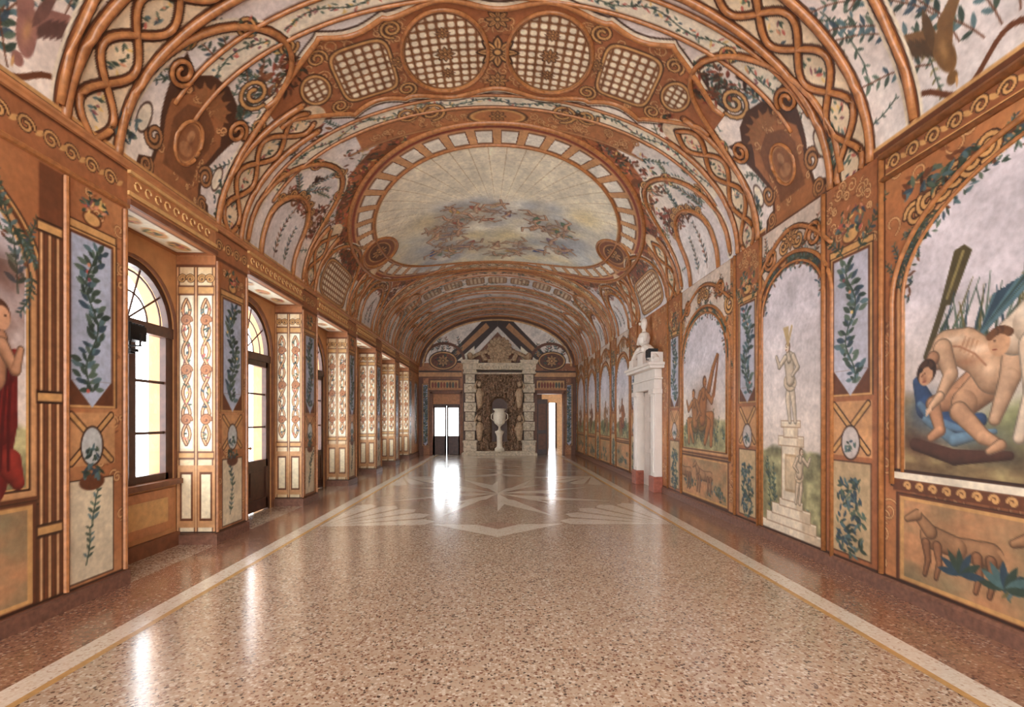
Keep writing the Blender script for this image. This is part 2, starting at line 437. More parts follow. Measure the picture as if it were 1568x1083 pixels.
def ribF(i):
    a,b_=RIBS[i]
    return lambda s,off: (a+(b_-a)*s/S+off, s)
for k in range(260):
    u=random.uniform(1.5,21); v=random.choice([random.uniform(.2,2.4),S-random.uniform(.2,2.4)])
    sprig(c,u,v,random.random()*6.28,random.uniform(.3,.8),random.randint(5,10),random.uniform(.022,.045),random.choice([LEAVES,LEAVES,[GRN2,OLV,(170,160,120)]]))
for u,v,a,L in [(3.3,.1,1.2,1.3),(2.9,.5,1.0,1.4),(3.5,S-.4,-1.3,1.4),(3.1,S-.3,-1.7,1.6),(2.6,S-.5,-1.2,1.6),(3.7,S-.9,-1.5,1.2),(4.9,S-1.3,-1.2,1.1),(5.2,S-1.0,-1.7,1.2),(5.6,1.1,1.3,1.0),(3.8,.7,1.7,1.2),(3.9,S-1.9,-1.7,1.0),(5.1,1.3,1.9,.9),(5.5,S-1.5,-1.4,.9),(7.3,S-.9,-1.5,.8),(7.5,.9,1.5,.8)]:
    for q in range(3): sprig(c,u+q*.12,v,a+q*.4-.2,L,15,.055,LEAVES,BRN)
def bird(u,v,s,col):
    c.ell(u,v,.05*s,.11*s,col,1,.5); c.leaf(u+.06*s,v+.09*s,.12*s,.035*s,.6,col); c.leaf(u-.07*s,v-.02*s,.12*s,.035*s,2.4,col); c.ell(u-.02*s,v-.13*s,.035*s,.035*s,col)
for u,v,s_,cl in [(5.3,S-1.6,.7,DRK),(5.6,S-1.95,.6,DRK),(7.6,1.5,.6,DRK),(5.2,1.9,.6,GRN),(6.9,S-1.9,.5,DRK)]: bird(u,v,s_,cl)
for sg in (0,1):
    f=lambda a:(a if sg==0 else S-a)
    u0=3.62; b=(168,122,110) if sg==0 else (140,104,62); e=.72
    for q in (-1,1): c.stroke([(u0,f(.4)),(u0+q*.1*e,f(.4+.25*e)),(u0+q*.3*e,f(.4+.4*e)),(u0+q*.42*e,f(.4+.36*e))],[.06,.06,.035,.01],b)
    for q in range(6): c.leaf(u0+.08+q*.04,f(.5+.03*q),.13,.02,1.2 if sg==0 else -1.2,tuple(x*.7 for x in b))
    c.ell(u0,f(.4),.075,.16,b,1,.2); c.soft(u0,f(.42),.04,.1,OCH,.6); c.ell(u0-.02,f(.2),.045,.05,b); c.leaf(u0-.05,f(.16),.045,.01,1.5,OCH); c.leaf(u0+.05,f(.62),.16,.04,1.4,tuple(x*.8 for x in b))
    P=[(3.0+.9*k/16,f(.15+.1*math.sin(k*.5))) for k in range(17)]; c.stroke(P,.02,BRN)

OU,OA,OB=11.1,3.5,3.2
def opening(C,X,Y):
    X=X+0*Y; Y=Y+0*X
    du=(X-OU); ds=(Y-M); R=((np.abs(du)/OA)**2.3+(np.abs(ds)/OB)**2.3)**(1/2.3); ph=np.arctan2(ds/OB,du/OA)
    def bl(C,m,col):
        m=np.clip(m,0,1)[...,None]; return C*(1-m)+np.asarray(col,float)*m
    e=.01
    inside=lambda r: .5-(R-r)/e
    n=fbm(X*5,Y*5,21,5)
    col=np.asarray((184,114,70),float)*(1-(n[...,None]>.5)*.25)
    C=bl(C,inside(1.12),col)
    C=bl(C,inside(1.03),DRK); C=bl(C,inside(1.022),OCH); C=bl(C,inside(1.005),RED); C=bl(C,inside(.985),ORG2)
    fr=(ph*46/(2*math.pi))%1
    hole=np.where((fr>.18)&(fr<.86),1,0)*np.clip(.5-(np.abs(R-.915)-.055)/e,0,1)
    C=bl(C,hole,BRN)
    hole=np.where((fr>.22)&(fr<.83),1,0)*np.clip(.5-(np.abs(R-.915)-.046)/e,0,1)
    C=bl(C,hole,(236,230,216))
    C=bl(C,inside(.85),DRK); C=bl(C,inside(.843),OCH)
    n1=fbm(X*1.3,Y*1.3,31,5)[...,None]; n2=fbm(X*.8,Y*.8,41,5)[...,None]
    sky=np.asarray((214,212,206),float)*(1-n1)+np.asarray((242,226,184),float)*n1
    t=np.clip((n2-.45)*4,0,1); sky=sky*(1-t*.6)+np.asarray((172,184,200),float)*t*.6
    umb=np.asarray((242,232,208),float)*np.ones_like(sky)
    rk=((ph*52/(2*math.pi))%1)
    umb=umb*(1-.06*np.abs(rk-.5)[...,None]); umb=np.where((np.abs(rk-.5)<.035)[...,None],np.asarray((216,198,164),float),umb)
    k=np.clip((-du-.2+(n1[...,0]-.5)*1.6)/.5,0,1)[...,None]
    sky=sky*(1-k)+umb*k
    m=np.clip(inside(.835),0,1)[...,None]
    return C*(1-m)+sky*m
c.field(opening)
def ovalpath(R,n=120):
    P=[]
    for k in range(n+1):
        t=2*math.pi*k/n; a,b_=math.cos(t),math.sin(t); q=(abs(a)**2.3+abs(b_)**2.3)**(-1/2.3)
        P.append((OU+OA*R*q*a,M+OB*R*q*b_))
    return P
vtube(ovalpath(1.025),.04); vtube(ovalpath(.85),.028)
for k in range(60):
    cu=OU+random.uniform(-1.0,2.6); cv_=M+random.uniform(-1,1)*2.0
    c.soft(cu,cv_,random.uniform(.2,.45),random.uniform(.3,.6),random.choice([(186,188,190),(232,214,170),(160,168,184),(244,228,180),(250,244,226)]),.8,random.random())
for k in range(56):
    t=random.random()*6.28; r=random.uniform(.45,1)
    cu=OU+.8+1.7*r*math.cos(t); cv_=M+2.0*r*math.sin(t); a=random.random()*6.28; z_=random.uniform(.6,1.0)
    cl=random.choice([(70,92,164),(190,100,74),(218,176,90),(196,150,116),(110,144,114),(150,130,150),(224,208,190),(214,190,150)])
    d=lambda r_,b_:(cu+z_*r_*math.cos(a+b_),cv_+z_*r_*math.sin(a+b_))
    c.soft(cu,cv_,.25,.34,random.choice([(150,150,160),(180,170,150)]),.55,a)
    c.leaf(cu,cv_,.24*z_,.1*z_,a+.6,tuple(x*.75 for x in cl)); c.leaf(cu,cv_,.22*z_,.08*z_,a+.6,cl)
    limb(c,[d(0,0),d(.2,0)],[.055*z_,.06*z_],SKN); c.ell(*d(.31,0),.042*z_,.042*z_,(150,104,76))
    limb(c,[d(.18,.3),d(.34,.9)],[.025*z_,.016*z_],SKN); limb(c,[d(.05,3),d(.28,2.7),d(.42,3.3)],[.042*z_,.03*z_,.016*z_],SKN)
    limb(c,[d(.18,-.3),d(.32,-1)],[.025*z_,.016*z_],SKN)
for k in range(330):
    t=random.random()*6.28; R=random.uniform(1.05,1.2)
    cu=OU+OA*R*math.copysign(abs(math.cos(t))**.87,math.cos(t)); cv_=M+OB*R*math.copysign(abs(math.sin(t))**.87,math.sin(t))
    cluster(c,cu,cv_,.12,.12,7,.05,FALL if random.random()<.6 else FLOW)
for sg in (-1,1):
    for uu in (8.4,9.3,12.8,13.7):
        cluster(c,uu,M+sg*3.35,.3,.35,110,.06,[BRN,RED,DRK,(150,96,62)])
    c.ell(OU,M+sg*2.78,.62,.46,DRK); c.ell(OU,M+sg*2.78,.59,.43,OCH); c.ell(OU,M+sg*2.78,.54,.38,(150,92,60)); c.ell(OU,M+sg*2.78,.42,.28,OCH); c.ell(OU,M+sg*2.78,.39,.25,BRN); rosette(c,OU,M+sg*2.78,.24)
    vtube(arc(OU,M+sg*2.78,.6,.44,0,2*math.pi,40),.035)
for u0,u1 in ((6.88,7.14),(4.98,5.28)):
    c.rect(u0,u1,.9,S-.9,CREAM,.95)
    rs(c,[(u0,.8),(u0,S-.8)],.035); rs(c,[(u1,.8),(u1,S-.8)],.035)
    for uu in (u0,u1): vtube([(uu,.8+(S-1.6)*k/90) for k in range(91)],.02)
    v=1.0
    while v<S-1:
        cluster(c,(u0+u1)/2+.05*math.sin(v*7),v,.06,.07,5,.035,FLOW+LEAVES); v+=.12
    c.stroke([((u0+u1)/2+.05*math.sin((1+k*.05)*7),1+k*.05) for k in range(int((S-2)/.05))],.007,GRN)
c.rect(7.17,7.58,M-2.1,M+2.1,ORG)
arabesque(c,7.25,7.5,M-2.1,M+2.1,50,.09)
for d in (7.17,7.55): rs(c,[(d,M-2.3),(d,M+2.3)],.025)
c.ell(7.36,M,.19,.45,DRK); c.ell(7.36,M,.17,.42,OCH); c.ell(7.36,M,.13,.36,ORG); rosette(c,7.36,M,.13)
for sg in (-1,1):
    scroll(c,7.15,M+sg*.95,.2,0,1,.035); scroll(c,7.1,M+sg*1.3,.16,2,-1,.03); cluster(c,7.1,M+sg*1.1,.12,.2,16,.06,[BRN,DRK,OCH])
# strapwork arches framing the side bays
for sg in (0,1):
    f=lambda a:(a if sg==0 else S-a)
    for u,hh,ww in ((5.35 if sg==0 else 5.6,2.0,.8),(7.8 if sg==0 else 8.1,1.75,.95),(10.3 if sg==0 else 10.8,1.2,.95),(2.95,2.2,1.0),(12.9 if sg==0 else 13.3,1.3,.9),(15.5,1.8,.9),(18.1,1.8,.9)):
        P=[(u+ww*math.cos(math.pi*k/28),f(.1+hh*math.sin(math.pi*k/28)**.8)) for k in range(29)]
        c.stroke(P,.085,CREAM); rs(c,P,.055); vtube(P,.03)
        for k in (5,9,14,19,23):
            scroll(c,P[k][0],P[k][1],.11,k,1 if k<14 else -1,.024)
            cluster(c,P[k][0],f(.1+hh*.96) if k==14 else P[k][1],.09,.1,8,.045,LEAVES+FLOW)
# lattice rib band over the second pier
BC=6.08
def bandshape(g):
    P=[]
    for k in range(121):
        s=-2.9+5.8*k/120; a=abs(s)
        if a<1.25: h=.74-.07*math.cos(a*5.2)
        elif a<2.0: h=.7-.12*math.sin((a-1.25)*4.2)
        else: h=max(.22,.66-(a-2.0)*.6)
        P.append((s,h+g))
    up=[(BC-h,M+s) for s,h in P]; dn=[(BC+h,M+s) for s,h in P][::-1]
    return up+dn
c.poly(bandshape(.08),DRK); c.poly(bandshape(.055),CREAM); c.poly(bandshape(-.005),DRK); c.poly(bandshape(-.02),OCH); c.poly(bandshape(-.05),BRN); c.poly(bandshape(-.06),(176,114,72))
B=bandshape(-.02); vtube(B[:121],.03); vtube(B[121:],.03)
arabesque(c,BC-.55,BC+.55,M-2.3,M+2.3,38,.1)
for sg in (-1,1):
    lattice(c,BC,M+sg*.64,.68,.54,.112); vtube(arc(BC,M+sg*.64,.665,.525,0,2*math.pi,48),.024)
    lattice(c,BC+.02,M+sg*1.64,.46,.38,.11,True)
    lattice(c,BC,M+sg*2.28,.26,.2,.09)
    for q in (-1,1):
        scroll(c,BC+q*.5,M+sg*1.2,.13,0,q,.025)
        scroll(c,BC+q*.42,M+sg*2.1,.12,1,-q,.022)
        rosette(c,BC+q*.0+q*.33,M+sg*.64,.09)
    rosette(c,BC,M+sg*.64,.12); rosette(c,BC,M+sg*1.22,.1)
    for uu in (BC-.45,BC+.5):
        cluster(c,uu,M+sg*2.55,.28,.3,70,.06,[BRN,RED,DRK,(150,98,60),GRN])
        scroll(c,uu,M+sg*2.9,.2,0,sg,.035)
rosette(c,BC,M,.26); rosette(c,BC-.5,M,.15); rosette(c,BC+.5,M,.15)
# twisted ribs
for i,(a,b_) in enumerate(RIBS):
    F=ribF(i)
    if i in (4,5): rng_=[(0,1.15),(S-1.15,S)]
    elif i==3: rng_=[(0,1.9),(S-1.9,S)]
    else: rng_=[(0,S)]
    for t0,t1 in rng_:
        n=max(6,int((t1-t0)/.1))
        c.stroke([F(t0+(t1-t0)*k/n,0) for k in range(n+1)],.21,(232,212,180),.9)
        t=t0+.2
        while t<t1:
            cluster(c,*F(t,0),.07,.1,8,.038,LEAVES+FLOW); t+=.2
        for o in (-.27,.27):
            P=[F(t0+(t1-t0)*k/n,o) for k in range(n+1)]
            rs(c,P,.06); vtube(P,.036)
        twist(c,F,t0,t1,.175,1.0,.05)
        if i<6:
            nn=max(12,int((t1-t0)*22))
            for ph in (0,math.pi): vtube([F(t0+(t1-t0)*k/nn,.175*math.sin(2*math.pi*(t1-t0)*k/nn+ph)) for k in range(nn+1)],.026)
for u0,w in ((14.95,.06),(15.45,.05),(17.55,.06),(18.2,.07),(18.7,.04),(20.3,.06),(20.8,.05),(21.35,.12)):
    rs(c,[(u0,.0),(u0,S)],w); vtube([(u0,S*k/60) for k in range(61)],w*.6)
for u0 in (15.2,18.45,20.55):
    c.rect(u0-.16,u0+.16,.6,S-.6,ORG2,.6); v=.7
    while v<S-.6: cluster(c,u0,v,.1,.1,5,.07,FALL); v+=.3
for k in range(-4,5):
    lattice(c,16.0,M+k*.72,.36,.3,.13,True)
c.rect(14.62,14.8,0,S,OCH)
for k in range(260):
    u=random.uniform(14.9,21.3); v=random.uniform(.3,S-.3)
    cluster(c,u,v,.12,.12,4,.07,FALL+LEAVES)
def shield(u,sgn):
    f=lambda a:(a if sgn<0 else S-a)
    D2=(96,60,40); D3=(140,92,58)
    P=lambda L:[(u+a,f(b_)) for a,b_ in L]
    sym=lambda L: L+[(-a,b_) for a,b_ in L[::-1]]
    o_=P(sym([(.6,0),(.56,.16),(.4,.22),(.36,.45),(.44,.62),(.5,.8),(.56,1.0),(.6,1.24),(.36,1.16),(.24,1.28),(0,1.34)]))
    c.poly(o_,D2)
    c.poly(P(sym([(.56,0.02),(.52,.13),(.36,.19),(.31,.45),(.38,.64),(.42,.82),(.3,.98),(.2,1.16),(0,1.2)])),(176,118,74))
    arabesque(c,u-.35,u+.35,min(f(.1),f(1.1)),max(f(.1),f(1.1)),45,.06)
    c.poly(P(sym([(.24,.24),(.24,.5),(.3,.7),(.24,.9),(0,1.0)])),D3)
    for q in (-1,1):
        scroll(c,u+q*.5,f(1.08),.14,0,q,.035,DRK,(176,126,82)); scroll(c,u+q*.42,f(.42),.12,3,-q,.028,DRK,(190,140,92))
        vtube([(u+q*.5+.14*(1-.7*k/22)*math.cos(q*k*.45),f(1.08)+.14*(1-.7*k/22)*math.sin(q*k*.45)) for k in range(23)],.022)
        c.ell(u+q*.6,f(.5),.085,.15,DRK); c.ell(u+q*.6,f(.5),.07,.13,CREAM); scroll(c,u+q*.45,f(.12),.09,1,q,.022,DRK,(190,140,92))
        cluster(c,u+q*.75,f(.35),.12,.25,26,.05,LEAVES)
    c.ell(u,f(.6),.19,.24,DRK); c.ell(u,f(.6),.175,.225,(200,150,100)); c.ell(u,f(.6),.15,.19,(160,108,70))
    vtube(arc(u,f(.6),.18,.23,0,2*math.pi,28),.02)
    c.ell(u,f(.67),.05,.065,(196,148,106)); c.ell(u,f(.53),.1,.07,(186,136,94)); c.soft(u+.03,f(.6),.04,.1,(120,76,48),.6)
    for k in range(7):
        a=math.pi*(k+.5)/7; c.leaf(u+.2*math.cos(a),f(1.02+.13*math.sin(a)),.13,.03,(a if sgn<0 else -a),(166,116,74))
def archop(u,sgn,fig=True):
    f=lambda a:(a if sgn<0 else S-a)
    for g,col in ((.62,DRK),(.6,OCH),(.56,BRN),(.52,ORG2),(.49,DRK),(.47,SKY)):
        c.ell(u,f(.6),g,g,col); c.rect(u-g,u+g,min(f(0),f(.6)),max(f(0),f(.6)),col)
    vtube([(u-.55,f(0)),(u-.55,f(.3))]+[(u-.55*math.cos(math.pi*k/20),f(.6+.55*math.sin(math.pi*k/20))) for k in range(21)]+[(u+.55,f(.3)),(u+.55,f(0))],.03)
    cluster(c,u,f(1.08),.55,.14,80,.05,[RED,BRN,DRK,(150,98,62)])
    for k in range(-3,4): scroll(c,u+k*.17,f(1.2-.03*k*k),.08,k,1 if k<0 else -1,.018)
    d_=1.57 if sgn<0 else -1.57
    sprig(c,u-.15,f(.12),d_,.75,9,.045,FALL+LEAVES,BRN); sprig(c,u+.2,f(.12),d_+.1,.6,8,.045,LEAVES,BRN)
def latfan(u,sgn):
    f=lambda a:(a if sgn<0 else S-a)
    lattice(c,u,f(.45),.78,.4,.11,True); cluster(c,u,f(1.0),.7,.14,90,.05,FALL)
BL=[5.35,7.78,10.3,12.9,15.5,18.1,20.4]; BR=[5.6,8.1,10.8,13.3,15.8,18.2,20.4]
for bays,sg in ((BL,-1),(BR,1)):
    for i,u in enumerate(bays):
        (shield if i==0 else (latfan if i in (2,) else archop))(u,sg)
c.rect(-5,21.5,0,.05,BRN); c.rect(-5,21.5,.05,.08,OCH)
for a,b_ in ((-5,4.4),(4.9,5.05),(6.2,6.4),(9.1,9.8)): c.rect(a,b_,S-.06,S,BRN); c.rect(a,b_,S-.09,S-.06,OCH)
grime(c,.09)
tV=np.interp(V,ss,th)
P=np.empty((len(U),len(V),3)); P[...,0]=(-HW*np.cos(tV))[None,:]; P[...,1]=U[:,None]; P[...,2]=(ZS+RISE*np.sin(tV))[None,:]
ceil_o=grid('ceiling',P,c.C,smooth=True)
VM.obj('vault_relief_tubes',[RELIEF],ceil_o,smooth=True)

# ================================================================ RIGHT WALL
V=np.arange(0,ZS+.011,.009); V[-1]=ZS
c=Cv(U,V,ORG)
WM=MB(); RW=[False]  # WM: tubes added along painted frames so they shade like relief
def wtube(P,r,sub=True):
    if RW[0]: WM.tube([(HW-.003,p[0],p[1]) for p in P],r,8)
clouds(c,(188,126,78),(204,146,96),(170,108,66),2.0,8)
arabesque(c,1.5,14,.2,3.8,18,.1)
def panel(u0,u1,z0,zs,zt,gh=.3,lobes=0,grass=True):
    m=(u0+u1)/2; h=(u1-u0)/2
    for g,col in ((.15,DRK),(.135,OCH),(.115,BRN),(.08,ORG2),(.035,DRK),(.02,OCH)):
        c.rect(u0-g,u1+g,z0-g,zs,col); c.ell(m,zs,h+g,zt-zs+g,col)
    for g,r in ((.13,.022),(.02,.014)):
        wtube([(m-h-g,z0-g),(m-h-g,zs)]+[(m-(h+g)*math.cos(math.pi*k/32),zs+(zt-zs+g)*math.sin(math.pi*k/32)) for k in range(1,32)]+[(m+h+g,zs),(m+h+g,z0-g)],r)
    if lobes:
        for k in range(lobes):
            a=math.pi*(k+.5)/lobes
            c.ell(m+(h-.0)*math.cos(a),zs+(zt-zs)*math.sin(a),.11,.11,BRN)
    A=(220,214,220)
    c.rect(u0,u1,z0,zs+.01,A)
    q=.96 if lobes else 1
    c.ell(m,zs,h*q,(zt-zs)*q,A)
    W=c.w(u0+.01,u1-.01,z0,zs)
    if W:
        i0,i1,j0,j1,X,Y,E=W; X=X+0*Y; Y=Y+0*X
        n=fbm(X*2,Y*2,int(u0*10),5); t=np.clip((zs-Y)/(zs-z0),0,1)[...,None]; n=n[...,None]
        sky=np.asarray(A,float)*(1-t)+np.asarray((238,220,196),float)*t
        sky=sky*(.94+.12*n)
        g=np.clip((z0+gh+.3*n[...,0]-Y)/.05,0,1)[...,None]
        n3=fbm(X*9,Y*9,int(u0*10)+5,4)[...,None]
        sky=sky*(1-g)+np.asarray((172,166,124),float)*(.6+.75*n3)*g
        c.C[i0:i1,j0:j1]=sky
    if grass:
        for _ in range(int(24*h)):
            sprig(c,random.uniform(u0+.05,u1-.05),z0+random.uniform(.03,gh*.8),1.57+random.uniform(-.4,.4),random.uniform(.2,.45),6,.03,LEAVES+[OLV,(160,160,104)],GRN,u0+.05,u1-.05)
    n=int(30*h)
    for k in range(n):
        a=math.pi*(k+.5)/n
        cluster(c,m+(h-.03)*math.cos(a),zs+(zt-zs-.03)*math.sin(a),.05,.04,3,.035,LEAVES+[BRN])
def vines(u0,u1,zs,zt,n=14):
    """free tendrils that climb over the arch frame"""
    m=(u0+u1)/2; h=(u1-u0)/2
    for k in range(n):
        a=math.pi*(k+.3+.4*random.random())/n
        sprig(c,m+(h+.04)*math.cos(a),zs+(zt-zs+.04)*math.sin(a),a+random.choice((-1.3,1.3)),random.uniform(.2,.38),8,.03,LEAVES,GRN)
def lower(u0,u1,z0,z1,anim=0):
    c.rect(u0-.09,u1+.09,z0-.07,z1+.07,DRK); c.rect(u0-.08,u1+.08,z0-.06,z1+.06,BRN); c.rect(u0-.05,u1+.05,z0-.04,z1+.04,OCH); c.rect(u0,u1,z0,z1,(206,166,122))
    W=c.w(u0,u1,z0,z1)
    i0,i1,j0,j1,X,Y,E=W; X=X+0*Y; Y=Y+0*X
    n=fbm(X*3,Y*5,int(u0*7),5)[...,None]; n=np.clip((n-.3)*2,0,1)
    c.C[i0:i1,j0:j1]=np.asarray((208,156,112),float)*(1-n)+np.asarray((160,142,108),float)*n
    for _ in range(int((u1-u0)*7)):
        cluster(c,random.uniform(u0+.1,u1-.1),random.uniform(z0+.08,z1-.2),.12,.07,16,.04,LEAVES+[OLV],.8)
    if anim:
        for mm in ((u0+u1)/2,(u0+u1)/2+.85):
            A_=(196,152,112)
            limb(c,[(mm-.3,z0+.36),(mm-.05,z0+.35),(mm+.18,z0+.38)],[.085,.075,.09],A_); limb(c,[(mm+.18,z0+.42),(mm+.3,z0+.53)],[.055,.035],A_); limb(c,[(mm+.3,z0+.53),(mm+.4,z0+.48)],[.04,.022],A_)
            c.leaf(mm+.27,z0+.58,.04,.015,1.9,A_); c.stroke([(mm-.36,z0+.4),(mm-.45,z0+.28)],[.015,.006],A_)
            for d in (-.3,-.2,.12,.22): limb(c,[(mm+d,z0+.32),(mm+d-.02,z0+.19),(mm+d+.01,z0+.07)],[.035,.02,.013],(176,128,92))
c.rect(-5,4.4,3.6,3.85,(160,102,64)); c.rect(-5,4.4,3.59,3.62,DRK); c.rect(-5,4.4,3.79,3.85,BRN); c.rect(-5,4.4,3.625,3.65,OCH)
u=1.5
while u<4.35:
    scroll(c,u,3.72,.065,0,1,.018,DRK,OCH,1.2); c.leaf(u+.1,3.72,.05,.02,.6,OCH); u+=.19
for m,h in ((5.67,.72),(8.14,.98),(13.4,.82),(15.6,.8),(17.85,.8),(20.2,.8)):
    c.rect(m-h,m+h,3.05,3.85,(220,208,196),.9)
    for q in range(12): sprig(c,m+random.uniform(-h+.1,h-.1),random.uniform(3.2,3.5),1.57+random.uniform(-.8,.8),.3,6,.035,LEAVES+FALL,BRN,m-h,m+h)
RW[0]=True
panel(1.5,4.05,1.08,2.5,3.36,.3,0,False)
panel(5.08,6.26,.16,2.8,3.3,.85,7)
panel(7.3,8.98,1.02,2.5,3.24,.3,0)
lower(1.5,4.05,.2,.82,1)
lower(7.3,8.98,.22,.82,1)
for (a,b_) in ((12.75,14.1),(14.95,16.3),(17.2,18.5),(19.5,20.9)):
    panel(a,b_,1.02,2.5,3.2); lower(a,b_,.22,.82)
vines(1.5,4.05,2.5,3.36,26); vines(5.08,6.26,2.8,3.3,16); vines(7.3,8.98,2.5,3.24,18)
for m,h in ((5.67,.72),(8.14,.95),(13.4,.8),(15.6,.8),(17.85,.8),(20.2,.8)):
    for q in (-1,1):
        scroll(c,m+q*h,3.2,.15,1.5,q,.035); scroll(c,m+q*(h-.3),3.5,.14,0,-q,.032); scroll(c,m+q*.14,3.55,.1,1.5,q,.024)
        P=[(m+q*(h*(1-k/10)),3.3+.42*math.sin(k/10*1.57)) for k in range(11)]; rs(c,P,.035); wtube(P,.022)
        wtube([(m+q*(h-.3)+.14*(1-.7*k/22)*math.cos(-q*k*.45),3.5+.14*(1-.7*k/22)*math.sin(-q*k*.45)) for k in range(23)],.018)
        cluster(c,m+q*(h-.1),3.42,.1,.1,16,.05,LEAVES+[RED,BRN])
    rosette(c,m,3.6,.13)
for a,b_ in ((4.46,4.92),(6.48,6.86),(9.25,9.66),(12.12,12.5),(14.3,14.7),(16.55,16.95),(18.75,19.2),(21.1,21.4)):
    m=(a+b_)/2
    c.rect(a-.17,b_+.17,.14,3.85,(178,116,74),.9)
    arabesque(c,a-.1,b_+.1,3.15,3.82,60,.07)
    leafstrip(c,a,b_,1.75,3.08,(196,196,208))
    c.rect(a-.05,b_+.05,1.15,1.68,ORG2)
    for (p,q) in (((a,1.65),(b_,1.2)),((b_,1.65),(a,1.2))): c.stroke([p,q],.035,DRK); c.stroke([p,q],.022,OCH)
    c.ell(m,1.28,.13,.17,DRK); c.ell(m,1.28,.115,.155,(206,196,190)); cluster(c,m,1.24,.07,.06,12,.04,LEAVES)
    c.rect(a-.04,b_+.04,.19,1.1,DRK); c.rect(a-.03,b_+.03,.2,1.09,(206,180,140))
    for zz_ in (.32,.55,.8): cluster(c,m,zz_,(b_-a)*.42,.14,50,.045,LEAVES+[BLG])
    c.rect(a-.07,b_+.07,3.12,3.2,DRK); c.rect(a-.06,b_+.06,3.13,3.19,OCH); c.ell(m,3.28,.12,.08,BRN); c.ell(m,3.28,.1,.06,OCH); cluster(c,m,3.42,.2,.14,40,.045,LEAVES+FLOW)
    for e in (a-.16,b_+.16):
        rs(c,[(e,.14),(e,3.85)],.045); wtube([(e,.14),(e,2),(e,3.85)],.024)
    for q in (-1,1): sprig(c,m+q*.1,3.1,1.57-q*.7,.5,9,.04,LEAVES,GRN)
ST=(240,226,202); SH=(180,146,112)
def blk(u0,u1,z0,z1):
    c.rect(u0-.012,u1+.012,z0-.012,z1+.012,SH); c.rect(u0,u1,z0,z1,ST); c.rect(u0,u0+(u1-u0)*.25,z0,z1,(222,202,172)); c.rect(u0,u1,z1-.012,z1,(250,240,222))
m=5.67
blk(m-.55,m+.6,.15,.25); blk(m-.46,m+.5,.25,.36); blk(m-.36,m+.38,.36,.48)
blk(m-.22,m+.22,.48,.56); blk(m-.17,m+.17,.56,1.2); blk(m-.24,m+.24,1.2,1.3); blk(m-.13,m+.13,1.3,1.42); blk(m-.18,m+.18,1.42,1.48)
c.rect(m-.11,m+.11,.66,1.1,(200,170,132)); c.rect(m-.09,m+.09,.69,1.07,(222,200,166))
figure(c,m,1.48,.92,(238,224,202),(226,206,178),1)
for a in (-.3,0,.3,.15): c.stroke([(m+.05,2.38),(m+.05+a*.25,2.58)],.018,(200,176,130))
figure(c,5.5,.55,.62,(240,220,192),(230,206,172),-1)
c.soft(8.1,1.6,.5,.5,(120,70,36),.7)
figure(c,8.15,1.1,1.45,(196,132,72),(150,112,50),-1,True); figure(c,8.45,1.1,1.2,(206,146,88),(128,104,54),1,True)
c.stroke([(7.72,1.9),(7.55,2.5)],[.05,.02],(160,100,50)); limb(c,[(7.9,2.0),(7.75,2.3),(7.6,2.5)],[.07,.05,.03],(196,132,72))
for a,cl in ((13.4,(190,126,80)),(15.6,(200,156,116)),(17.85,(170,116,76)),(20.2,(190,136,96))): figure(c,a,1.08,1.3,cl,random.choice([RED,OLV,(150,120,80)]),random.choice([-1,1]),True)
# near-right mural
W=c.w(1.52,4.03,1.08,1.75); i0,i1,j0,j1,X,Y,E=W; X=X+0*Y;Y=Y+0*X
n=fbm(X*4,Y*9,77,5)[...,None]; n=np.clip((n-.3)*2.2,0,1); g=np.clip((1.66-Y+.1*np.sin(X*5))/.1,0,1)[...,None]
c.C[i0:i1,j0:j1]=c.C[i0:i1,j0:j1]*(1-g)+(np.asarray((132,108,76),float)*(1-n)+np.asarray((200,184,132),float)*n)*g
for u,v,a,b_,col in ((3.8,1.55,.3,.2,(70,92,124)),(3.5,1.38,.4,.12,(104,124,140)),(3.0,1.5,.5,.2,(150,164,120)),(2.6,1.3,.6,.15,(176,184,124)),(3.9,1.28,.2,.12,(96,58,44)),(3.3,1.25,.35,.1,(90,80,66))): c.soft(u,v,a,b_,col,.9)
for P_,w_,cl in (([(3.92,1.8),(3.84,1.6),(3.66,1.46),(3.4,1.5)],[.05,.1,.09,.05],(66,100,146)),([(3.9,1.62),(3.76,1.48),(3.5,1.42)],[.03,.05,.02],(110,146,178)),([(3.85,1.5),(3.6,1.35),(3.3,1.42)],[.03,.05,.02],(120,154,178)),([(3.1,1.4),(2.9,1.5),(2.6,1.42)],[.05,.1,.06],(150,170,130)),([(3.95,1.3),(3.6,1.22),(3.2,1.26)],[.05,.06,.03],(104,66,50))): c.stroke(P_,w_,cl,1,True)
c.stroke([(3.84,2.0),(3.66,2.45)],.028,(96,84,50)); c.poly([(3.72,2.38),(3.62,2.36),(3.46,2.72),(3.52,2.78),(3.6,2.76)],(96,86,54)); c.stroke([(3.66,2.42),(3.53,2.73)],.012,(160,146,96))
for d in range(30):
    b0=3.78-d*.028; k_=random.uniform(-.25,.1); c.stroke([(b0,2.0),(b0+k_*.4,2.2),(b0+k_,2.3+.25*random.random())],[.011,.009,.003],random.choice([GRN,BLG,OLV,GRN2]))
for d in range(12):
    P_=[(3.4,2.1),(3.4-.1-.06*d*.5,2.35+.04*d*.3),(3.4-.28-.07*d,2.36-.02*d)]; c.stroke(P_,[.014,.018,.003],random.choice([GRN,(96,130,140),BLG]))
S1=(236,198,162); S3=(214,164,126)
